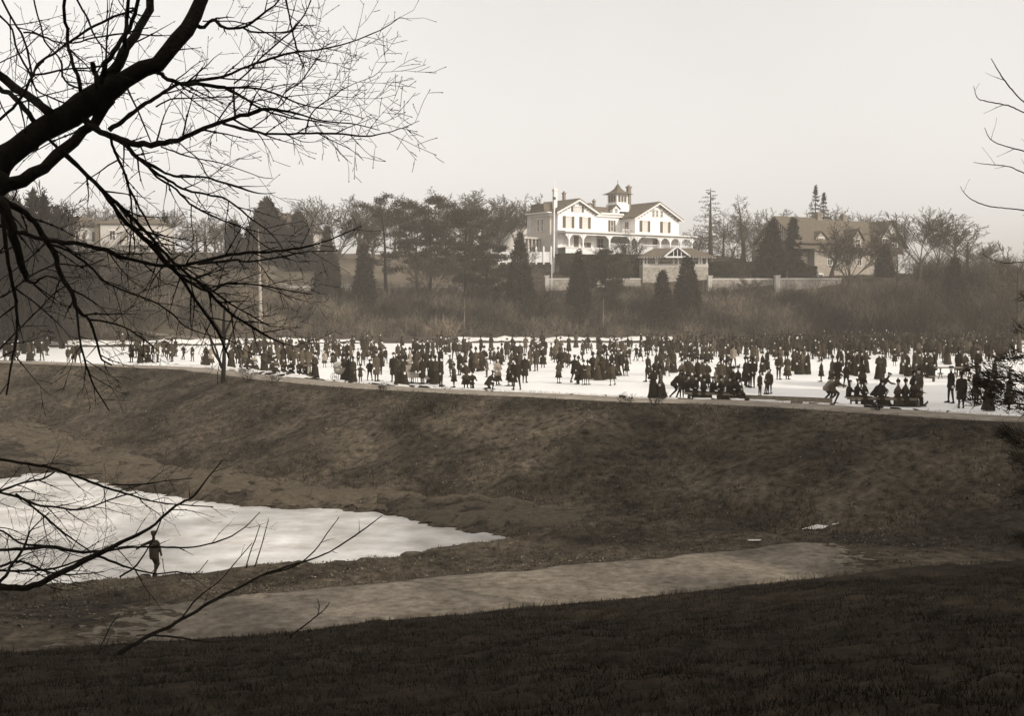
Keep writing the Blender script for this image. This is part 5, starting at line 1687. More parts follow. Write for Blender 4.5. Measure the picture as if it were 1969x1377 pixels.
MC,MP_,MSt,MJ,MB_,MS,PU = 'man_coat','man_pocket','man_stride','man_jacket','man_back','man_skate','man_push'
BS,BA,BK,BR = 'boy_stand','boy_apart','boy_skate','boy_round'
FL,FS,FC,FK,GI,GK,CH = 'woman_long','woman_sweep','woman_coat','woman_skate','girl','girl_skate','child'
SI,SW,KN = 'seated','seated_w','kneel'
LST = [
 (10,694,MC,0),(24,695,FL,0),(34,694,MC,1),(56,695,FS,0),(64,694,MC,1),(81,694,MJ,0),(90,684,MC,0),(131,698,BS,0),(142,700,MC,0),(150,700,MJ,0),(236,674,MC,1),
 (253,697,MC,0),(264,687,MP_,1),(270,698,FL,0),(277,698,MC,0),(284,697,FS,0),(294,698,MJ,0),(303,697,MJ,0),(316,687,MC,1),(324,692,MP_,0),(331,696,MC,0),(338,686,MC,1),(354,692,BK,1),(370,695,BA,1),
 (389,706,CH,0),(396,704,FL,0),(406,704,FC,3),
 (445,709,FS,1),(457,700,MC,0),(464,704,FC,1),(472,700,MP_,0),(478,698,FL,0),(484,692,MC,1),(492,684,FC,0),(500,684,MC,1),(508,682,MP_,2),(520,684,FS,0),(533,683,MC,1),(541,682,MC,0),(552,686,FC,2),
 (489,713,SW,3),(508,716,FS,0),(474,714,KN,1),(463,714,CH,2),(527,712,SW,0),(519,700,FL,1),(536,702,MC,2),(545,705,FC,0),(563,712,MC,0),(570,702,MP_,0),(557,698,MC,1),
 (530,724,SW,2),(545,726,SI,1),(560,728,SW,0),(575,729,SI,0),(588,729,KN,1),(580,714,FC,0),(593,716,MC,0),(595,730,CH,3),(606,730,FL,0),(601,705,MP_,1),(575,690,FL,0),(588,688,MC,0),(600,688,FC,1),(611,692,MC,0),
 (624,707,GI,3),(640,706,GI,1),(628,692,FC,1),(646,696,MC,0),(651,690,FK,0),(634,678,MC,0),(642,677,FC,1),(668,698,MC,0),(674,699,MP_,0),(661,696,FL,0),
 (662,733,FL,1),(670,734,FC,0),(679,735,FS,0),(693,737,BR,0),(711,732,BA,0),(724,733,MC,0),(733,721,MSt,0),(689,703,BA,0),(698,704,BA,0),(704,692,FC,1),(714,694,MC,1),(720,701,MP_,0),(735,692,FC,0),(742,699,BA,0),(716,682,FC,3),(696,672,MC,1),(706,674,FL,0),(731,674,MC,0),
 (757,734,MC,0),(767,740,FL,0),(775,741,FS,0),(780,716,FC,0),(765,702,MC,0),(774,704,FL,1),(788,716,FC,3),(793,736,BS,1),(800,720,FC,0),(812,739,MC,0),(806,716,MP_,0),(820,714,FC,0),(829,737,FL,1),(837,739,FS,0),(848,743,MJ,0),(847,714,MC,0),
 (795,691,MC,0),(803,692,FC,0),(812,692,FL,0),(822,690,MP_,0),(832,690,MC,0),(848,682,MC,0),(857,682,FC,0),(863,678,FS,1),(874,692,MJ,0),(883,692,MJ,0),(895,691,MSt,0),(902,691,MJ,0),
 (867,725,BK,0),(873,745,GI,1),(884,722,MC,0),(896,747,FC,0),(893,727,MC,1),(906,748,KN,0),(906,713,FL,1),(915,715,FC,2),(924,714,FL,1),(931,711,FC,0),(936,726,BS,0),
 (939,750,KN,0),(957,741,FC,3),(958,712,FL,1),(943,700,GI,1),(950,702,GI,0),(965,702,FC,1),(978,742,GI,1),(987,743,FC,0),(994,750,MJ,0),(983,722,MC,0),(998,724,FC,1),(1009,736,MC,0),(1019,714,MC,0),(1031,714,MP_,0),(1044,707,FC,0),(1000,700,MC,0),(990,696,FL,0),(975,692,MC,1),
 (1060,693,GI,0),(1068,697,FC,0),(1074,737,GI,0),(1077,714,FC,0),(1086,706,GI,0),(1093,708,GI,1),(1078,684,FL,2),(1030,690,MC,0),(1038,690,FC,0),(1047,688,MC,0),(1022,682,FC,1),
 (1104,736,MSt,0),(1112,739,FC,0),(1122,740,GI,0),(1130,740,GI,2),(1140,729,FL,0),(1149,731,FS,0),(1158,731,FL,0),(1166,729,FS,0),(1178,741,GK,2),(1176,722,FL,0),(1185,723,FS,0),(1194,723,MJ,0),(1205,723,GI,0),(1209,700,BA,0),(1202,692,FC,0),(1164,692,MS,0),(1152,694,FL,1),(1155,682,FC,0),(1120,692,MC,0),(1137,684,BS,2),(1125,680,MSt,0),(1180,688,FC,0),(1195,688,MC,0),(1187,690,FC,0),
 (1224,694,BK,0),(1231,695,GK,1),(1214,674,BS,0),(1241,679,CH,0),
 (1247,735,MSt,0),(1256,766,FL,0),(1270,766,FS,0),(1262,720,FC,0),(1271,722,FL,1),(1283,724,GK,2),(1294,717,FS,1),(1288,700,MC,0),(1276,696,FC,1),(1299,767,PU,0),(1311,768,BS,1),(1311,746,FC,2),(1322,742,MC,0),(1331,748,FC,0),
 (1341,744,MP_,0),(1350,748,MC,0),(1359,746,FC,1),(1376,750,BS,3),(1386,752,MC,0),(1396,752,FC,0),(1410,766,FL,0),(1419,764,FS,0),(1404,748,MC,1),(1350,698,FC,1),(1358,699,FL,0),(1366,697,FC,1),(1373,685,MC,0),(1310,695,MC,0),(1319,697,FC,0),(1328,697,MC,0),(1336,699,GI,0),
 (1388,707,MS,0),(1400,702,MC,0),(1410,707,MJ,3),(1380,686,BA,0),
 (1438,745,MJ,0),(1447,746,MB_,0),(1433,742,FC,0),(1461,762,BS,0),(1474,758,BK,0),(1480,757,BS,0),(1466,722,FC,0),(1475,712,FS,0),(1455,706,MC,0),(1447,702,FC,1),(1497,730,MB_,0),(1514,730,FC,0),(1526,714,FL,1),(1533,720,FS,0),(1541,720,FL,0),(1553,720,FS,0),(1546,702,FC,2),(1500,706,FL,2),(1490,692,FC,1),(1512,694,MC,0),
 (1517,676,FC,3),(1579,734,GI,1),(1575,696,MC,0),(1567,686,FC,0),
 (1592,776,PU,3),(1600,738,FC,0),(1604,777,PU,0),(1610,742,MC,0),(1630,717,FC,0),(1640,722,FL,0),(1648,724,MC,0),(1656,722,FC,0),(1627,746,BA,0),(1658,747,FC,1),(1665,718,FL,0),(1618,716,MC,1),
 (1690,730,FL,0),(1697,730,MC,0),(1682,772,KN,0),(1699,770,PU,1),(1756,776,FL,0),(1766,778,MC,0),(1745,724,FS,0),(1759,724,MC,0),(1768,726,FL,0),(1778,724,FC,0),(1720,704,GI,0),(1735,720,FS,0),(1788,727,FL,0),(1797,724,MC,0),
 (1828,775,MJ,0),(1848,785,MC,0),(1877,778,MC,1),(1900,790,FL,0),(1880,724,MC,0),(1843,724,MC,0),(1940,788,FC,0),(1912,742,MC,1),(1856,722,FC,0),
]
RN.seed(21)
for (px, fy, kd, var) in LST:
    rot = None
    if var == 0 and kd not in (SI, SW, KN): var = RN.choice([0,0,0,1,1,2])
    if kd in (PU,): rot = 78
    if kd in (SI, SW): rot = RN.uniform(-40, 40)
    sc_ = None
    person(px, fy, kd, var, rot)
# rear crowd, thick towards the right
FAR_W = [(MC,3),(MP_,2),(FC,3),(FL,3),(FS,2),(MSt,2),(MJ,2),(GI,1),(FK,1),(MB_,1)]
bag = [k for k, n in FAR_W for _ in range(n)]
nfar = 0
occupied = []
crowd_V, crowd_F, crowd_M, crowd_n = [], [], [], 0
LOW = {}
def low_body(kd, var, skin=True):
    if (kd, var, skin) not in LOW:
        me, hm, info = body_mesh(kd, var)
        o = bpy.data.objects.new('low', me); sc.collection.objects.link(o)
        md = o.modifiers.new('d', 'DECIMATE'); md.ratio = .4
        m2 = bpy.data.meshes.new_from_object(o.evaluated_get(bpy.context.evaluated_depsgraph_get()))
        bpy.data.objects.remove(o)
        m2.calc_loop_triangles()
        V = np.empty(len(m2.vertices)*3, dtype=np.float32); m2.vertices.foreach_get('co', V)
        F = np.empty(len(m2.loop_triangles)*3, dtype=np.int32); m2.loop_triangles.foreach_get('vertices', F)
        Mi = np.array([m2.polygons[t.polygon_index].material_index for t in m2.loop_triangles])
        off = {0:(0,1), 1:(1,0), 2:(4,1)}[var]
        Mi = np.array([off[0], off[1], 2 if skin else 4, 3])[Mi]
        V = V.reshape(-1,3)
        hm.calc_loop_triangles()
        Vh = np.array([v.co[:] for v in hm.vertices])+info['head']+np.array([0,.01,.055*info['s']])
        Fh = np.array([t.vertices[:] for t in hm.loop_triangles])
        LOW[(kd, var, skin)] = (np.vstack([V, Vh]), np.vstack([F.reshape(-1,3), Fh+len(V)]), np.concatenate([Mi, np.full(len(Fh), 3)]))
    return LOW[(kd, var, skin)]
def far_person(px, fy):
    global crowd_n
    V, F, Mi = low_body(RN.choice(bag), RN.choice([0,0,0,1,1,2]), RN.random() < .3)
    g_ = G(px, fy, 3.7)
    if fields(g_[:1], g_[1:2])[2][0] > -1.2: g_ = T(px, fy); g_[2] = max(g_[2], 3.72)
    a_ = math.pi+RN.gauss(0, 1.1); s_ = RN.uniform(.94, 1.05)
    c_, q_ = math.cos(a_)*s_, math.sin(a_)*s_
    W = np.stack([V[:,0]*c_-V[:,1]*q_+g_[0], V[:,0]*q_+V[:,1]*c_+g_[1], V[:,2]*s_+g_[2]], 1)
    crowd_V.append(W); crowd_F.append(F+crowd_n); crowd_M.append(Mi); crowd_n += len(W)
zones = [(620,1000,12,666,682),(1000,1240,12,666,680),(1240,1450,46,664,690),(1450,1580,44,663,686),(1560,1780,92,663,692),(1780,1950,72,664,702),(440,620,14,668,684),(1560,1950,50,660,668)]
for a, c, n, y0, y1 in zones:
    for i in range(n):
        far_person(a+(c-a)*(i+RN.random())/n, RN.uniform(y0, y1))
cm_ = mesh_np('crowd', np.vstack(crowd_V), np.vstack(crowd_F), [M['cloth1'], M['cloth2'], M['skin'], M['hat'], M['cloth3']], np.concatenate(crowd_M), smooth=True)
tag(obj('crowd', cm_), 'dense dark mass of people packed along the far side of the ice', 'crowd', kind='stuff')
finish_labels()

# the lone skater on the lower pond
sk = dict(h=1.5, arms=[((-.10,.04,-.25),(-.05,-.02,-.26)), ((.27,.0,-.12),(.27,-.02,-.17))], legs=[((-.10,-.12,.50),(.02,.06,.09),.2),((.02,-.16,.5),(-.10,.14,.14),.1)],
          lean=.10, side=.07, coat=(.70,.155), w=.85, fingers=True, hat='cap', bare_hands=True)
me_, inf = build_body(sk, voxel=.011, dec=.25)
paint(me_, inf, sk, 'hat', 'hat')
spx = G(297, 1113, 0.0)
op = obj('person', me_, None, (spx[0], spx[1], .02), math.radians(172))
op.scale = (.96,.96,.96)
tag(op, 'lone boy skater in cap and dark jacket holding a stick, on the lower pond', 'person')
hb = MB(); s_ = inf['s']
hb.lathe([(.001,.085*s_),(.07*s_,.085*s_),(.1*s_,.075*s_),(.098*s_,-.005),(.09*s_,-.02)], 16); hb.box(-.07*s_,.07*s_,-.15*s_,-.07*s_,-.012,.006)
ho = hb.build('hat', M['hat'], op, tuple(inf['head']+np.array([0,.0,.045*s_])), smooth=True)
for q in (-1, 1):
    MB().lathe([(.001,-.012),(.011,-.006),(.013,0),(.011,.006),(.001,.012)], 8).build('eye', M['iron'], op, tuple(inf['head']+np.array([q*.034*s_,-.083*s_,.0])))
for an, toe in inf['feet']:
    k = obj('skate', SKATE, op); k.location = (float(an[0]), float(an[1]), float(an[2])-.125); k.rotation_euler = (0, 0, 0)
hw = op.matrix_basis @ Vector(inf['hands'][0])
st_ = MB().path([(hw.x,hw.y,hw.z+.12),(hw.x+.06,hw.y-.02,hw.z-.35),(hw.x+.13,hw.y-.04,.03),(hw.x+.2,hw.y-.04,.03)], .013, 6)
st_.V = [(a-hw.x, b_-hw.y, c-.02) for a, b_, c in st_.V]
o_ = st_.build('hockey_stick', M['wood_dark'], None, (hw.x, hw.y, .02))
tag(o_, 'thin stick held in the right hand of the lone skater', 'stick')
pk = G(279, 1110, 0)
b = MB(); b.lathe([(.001,.12),(.10,.11),(.15,.06),(.16,0)], 9); b.V = [(x*1.2+.02*math.sin(9*y), y*.8, z*.8) for x, y, z in b.V]
tag(b.build('stone', M['bark'], None, (pk[0], pk[1], 0), smooth=True), 'small dark stone lying on the ice left of the lone skater', 'stone')

# ------------------------------------------------------------------ sleds, baby carriage, tables
def sled(px0, px1, fy, label, wz=.42, steer=True):
    a, c = G(px0, fy, 3.7), G(px1, fy, 3.7)
    L = c[0]-a[0]
    c2 = G(px1, fy+3, 3.7)
    yaw = math.atan2(c2[1]-a[1], c2[0]-a[0])
    o = empty('long_sled', (a[0], a[1], 3.70), yaw, label, 'sled')
    MB().box(0, L, -.2, .2, wz-.05, wz).build('plank', M['wood'], o)
    MB().box(.1, L*.98, -.24, -.2, wz-.12, wz-.052).build('side_rail', M['wood'], o)
    for x0, x1 in ((.15, L*.34), (L*.66, L*1.02)):
        for y in (-.22, .2):
            r = MB()
            pts = [(x0, y, .03)]+[(x0+(x1-x0)*t, y, .03) for t in (.3,.7,1.0)]+[(x1+.16,y,.06),(x1+.3,y,.15),(x1+.38,y,.27)]
            r.path(pts, .028, 6); r.build('runner', M['wood_dark'], o)
        k = MB()
        for xx in (x0+.15, x1-.15): k.box(xx-.04, xx+.04, -.25, .23, .05, wz-.122)
        k.box(x0+.1, x1-.1, -.15, .15, .2, .26)
        k.build('bolster', M['wood_dark'], o)
    return o, a, c, L, yaw
def on_sled(s, t, kind, var, label):
    o, a, c, L, yaw = s
    x = a[0]+math.cos(yaw)*L*t; y = a[1]+math.sin(yaw)*L*t
    return person(0, 765, kind, var, rot=math.degrees(yaw)+90+RN.uniform(-25, 25), on=(x, y, 3.70), label=label, group='people riding the sleds', sit_z=.0)
s1 = sled(1314, 1424, 769, 'long low wooden sled with curled runners, crowded with sitters in front of the crowd')
names = ['rearmost','second','third','fourth','fifth','sixth','foremost']
for i in range(7):
    on_sled(s1, .06+.145*i, [SI,SW,SW,SI,SW,SI,SW][i], [0,0,1,0,0,1,0][i], f'{names[i]} dark figure seated on the front wooden sled')
s2 = sled(1624, 1758, 779, 'longer wooden sled at the right, crowded with sitters and pushed from the left')
for i, t in enumerate([.05,.16,.27,.5,.72,.82,.93]):
    on_sled(s2, t, [SI,SI,SW,SW,SW,SW,SI][i], [0,0,1,0,2,1,1][i], f'{names[i]} figure seated on the longer sled at right')

cp = G(655, 733, 3.7)
bc = empty('baby_carriage', (cp[0], cp[1], 3.70), math.radians(20), 'round-bodied pale wicker baby carriage with wheels at the edge of the ice', 'baby carriage')
b = MB(); v = []
b.lathe([(.12,.42),(.26,.5),(.33,.68),(.32,.86),(.30,.87),(.28,.7),(.001,.55)], 16); b.V = [(x*1.35, y, z) for x, y, z in b.V]
b.build('body', M['wicker'], bc, smooth=True)
b = MB(); b.lathe([(.30,.0),(.29,.12),(.22,.25),(.1,.33),(.001,.35)], 14); b.V = [(min(x, .08)*1.25-.12, y, z) for x, y, z in b.V]
b.build('hood', M['wicker'], bc, (0,0,.87), smooth=True)
for x in (-.32, .32):
    for y in (-.27, .27):
        r_ = .27 if x < 0 else .2
        b = MB()
        pts = [(x+r_*math.cos(t), y, r_+r_*math.sin(t)) for t in np.linspace(0, 2*math.pi, 15)]
        b.path(pts, .014, 5)
        for t in np.linspace(0, math.pi, 5)[:-1]:
            b.bar((x-r_*math.cos(t), y, r_-r_*math.sin(t)), (x+r_*math.cos(t), y, r_+r_*math.sin(t)), .007, 4)
        b.build('wheel', M['iron'], bc)
b = MB(); b.path([(.4,-.22,.7),(.72,-.22,1.0),(.72,.22,1.0),(.4,.22,.7)], .016, 6); b.build('handle', M['iron'], bc)

cp = G(801, 738, 3.7)
sc2 = empty('sleigh_chair', (cp[0], cp[1], 3.70), math.radians(-10), 'pale wicker push chair on sleigh runners among the front row', 'sleigh chair')
b = MB()
b.prism([(-.75,.45),(-.7,.95),(-.45,1.2),(-.38,1.15),(-.5,.75),(.1,.62),(.62,.5),(.8,.3),(.72,.25),(.5,.38),(-.6,.38)], 'y', -.28, -.24)
b.prism([(-.75,.45),(-.7,.95),(-.45,1.2),(-.38,1.15),(-.5,.75),(.1,.62),(.62,.5),(.8,.3),(.72,.25),(.5,.38),(-.6,.38)], 'y', .24, .28)
b.box(-.62,.55,-.238,.238,.4,.5); b.prism([(-.75,.5),(-.7,1.15),(-.64,1.15),(-.66,.5)], 'y', -.238, .238)
b.build('body', M['wicker'], sc2)
for y in (-.26,.26):
    b = MB(); b.path([(-.8,y,.03),(.6,y,.03),(.85,y,.1),(.95,y,.25)], .022, 6)
    for x in (-.5, 0, .45): b.bar((x,y,.03),(x,y,.4),.016,5)
    b.build('runner', M['iron'], sc2)
b = MB(); b.path([(-.7,-.25,1.1),(-.95,-.25,1.15),(-.95,.25,1.15),(-.7,.25,1.1)], .016, 6); b.build('handle', M['wood_dark'], sc2)

def trestle(px0, px1, fy, ytop, label, thick=.07):
    a, c = G(px0, fy, 3.7), G(px1, fy, 3.7)
    L = c[0]-a[0]; h_ = P(px0, ytop, a[1])[2]-3.7
    o = empty('trestle_table', (a[0], a[1], 3.7), 0, label, 'table')
    MB().box(0, L, -.35, .35, h_-thick, h_).build('top', M['wood'], o)
    for x in (.35, L*.5, L-.35):
        b = MB()
        for q in (-1, 1): b.bar((x+q*.22,q*.28,0),(x,q*.12,h_-thick-.002),.035,5)
        b.box(x-.15,x+.15,-.14,.14,.3,.36)
        b.build('leg', M['wood_dark'], o)
trestle(1798, 1874, 728, 706, 'long bare trestle table standing on the ice at the right')
a = G(1786, 734, 3.7); c = G(1872, 734, 3.7)
o = empty('bench', (a[0], a[1], 3.7), 0, 'low plank bench in front of the trestle table', 'bench')
MB().box(0, c[0]-a[0], -.14, .14, .3, .35).build('seat', M['wood'], o)
for x in (.3, c[0]-a[0]-.3): MB().box(x-.04, x+.04, -.13, .13, 0, .298).build('leg', M['wood_dark'], o)
# plank standing on its edge beyond the long sled and boards along the bank
for (x0, x1, y, hh, lb) in ((1432, 1600, 771, .28, 'long grey board edging the bank between the two sleds'),):
    a, c = G(x0, y-3, 3.8), G(x1, y+4, 3.8)
    L = math.hypot(c[0]-a[0], c[1]-a[1])
    o = MB().box(0, L, 0, .06, -.1, hh).build('board', M['wood'], None, (a[0], a[1], 3.75), math.atan2(c[1]-a[1], c[0]-a[0]))
    tag(o, lb, 'board')
# ------------------------------------------------------------------ near trees framing the view
def px_poly(pts, D0, drift, seed):
    """pixel polyline (x, y, width_px) with a distance that drifts along it -> world points and radii"""
    R_ = random.Random(seed)
    pts = np.array(pts, float)
    n = max(6, int(sum(np.hypot(*np.diff(pts[:,:2], axis=0).T))/max(12, pts[:,2].max()*.45)))
    q = smooth_poly(pts, n)
    w_, r_ = [], []
    for i, (x, y, wd) in enumerate(q):
        t = i/(len(q)-1)
        D = D0+drift*t+.12*math.sin(t*7+seed)
        w_.append(P(x, y, D)); r_.append(max(wd, .7)/FPX*D/2)
    w_ = np.array(w_)
    w_[1:-1] += np.random.default_rng(seed).normal(size=(len(w_)-2, 3))*np.minimum(np.array(r_)[1:-1,None]*.2, .012)
    return w_, np.array(r_)

def twigs(out, W, Rr, R_, dens=3.2, L0=.75, lv=0, maxlv=2, tstart=.15, droop=-.02):
    seg = np.linalg.norm(np.diff(W, axis=0), axis=1); L = np.concatenate([[0], np.cumsum(seg)])
    n = int(L[-1]*dens)
    sd_ = R_.choice([-1, 1])
    for i in range(n):
        s = L[-1]*(tstart+(1-tstart)*(i+R_.random())/max(n,1))
        j = min(np.searchsorted(L, s)-1, len(W)-2); j = max(j, 0)
        f = (s-L[j])/max(seg[j], 1e-6)
        p = W[j]*(1-f)+W[j+1]*f
        d = W[j+1]-W[j]; d /= np.linalg.norm(d)
        sd_ = -sd_
        side = np.cross(d, (0,1.0,0)); side /= np.linalg.norm(side)+1e-9
        ang = math.radians(R_.uniform(18, 52))
        dd = d*math.cos(ang)+side*sd_*math.sin(ang)+np.array([0, R_.gauss(0,.45), 0])
        dd /= np.linalg.norm(dd)
        ln = L0*R_.uniform(.35, 1.15)*(1-.5*s/L[-1])
        r0 = min((Rr[j]*(1-f)+Rr[j+1]*f)*.6, .0047*(1.6-.45*lv))
        m = max(3, int(ln/.08)); cv = side*(-sd_)*R_.uniform(-.01,.07)+np.array([0,0,R_.uniform(-.02,.06)])
        pts = [p]; rr = [r0]
        for k in range(m):
            dd = dd+np.array([R_.gauss(0,.08), R_.gauss(0,.08), R_.gauss(0,.08)+droop])+cv
            dd /= np.linalg.norm(dd)
            pts.append(pts[-1]+dd*ln/m); rr.append(max(r0*(1-.75*(k+1)/m), .0017))
            if R_.random() < .35:   # bud or knuckle
                q = pts[-1]; out.append((*q, *(q+dd*.012), rr[-1]*2.1, rr[-1]*1.2))
        for k in range(m): out.append((*pts[k], *pts[k+1], rr[k], rr[k+1]))
        if lv+1 < maxlv and ln > .18:
            twigs(out, np.array(pts), np.array(rr), R_, dens*1.3, L0*.5, lv+1, maxlv, .2, droop)

def near_tree(name, label, trunk, limbs, D0, seed, cat='tree', dens=3.2, L0=.75, maxlv=3, drift=1.5, twig_all=True, wscale=1.0):
    root = empty(name, trunk['base'], 0, label, cat)
    base = np.array(trunk['base'])
    W = np.array(trunk['pts']); k = tube_geo(W-base, trunk['rad'], 16)
    V = k[0]
    V = V+np.random.default_rng(seed).normal(size=V.shape)*.006
    obj('trunk', mesh_np('trunk', V, k[1], M['bark'], smooth=True), root)
    tw = []
    R_ = random.Random(seed)
    for i, (pts, dep, dr, tws) in enumerate(limbs):
        W, Rr = px_poly(pts, dep, dr, seed+i); Rr = Rr*wscale
        kk = 14 if Rr[0] > .03 else 7
        g_ = tube_geo(W-base, Rr, kk)
        Vn = g_[0]+np.random.default_rng(i).normal(size=g_[0].shape)*np.minimum(np.repeat(Rr, kk)[:,None]*.07, .006)
        obj('branch', mesh_np('branch', Vn, g_[1], M['bark'], smooth=True), root)
        if tws > 0:
            twigs(tw, W, Rr, R_, dens*tws, L0, 0, maxlv)
    S = np.array(tw)
    S[:,:3] -= base; S[:,3:6] -= base
    V, F = segs_geo(S, 4)
    o = obj('twigs', mesh_np('twigs', V, F, M['bark']), root)
    o['kind'] = 'stuff'
    return root

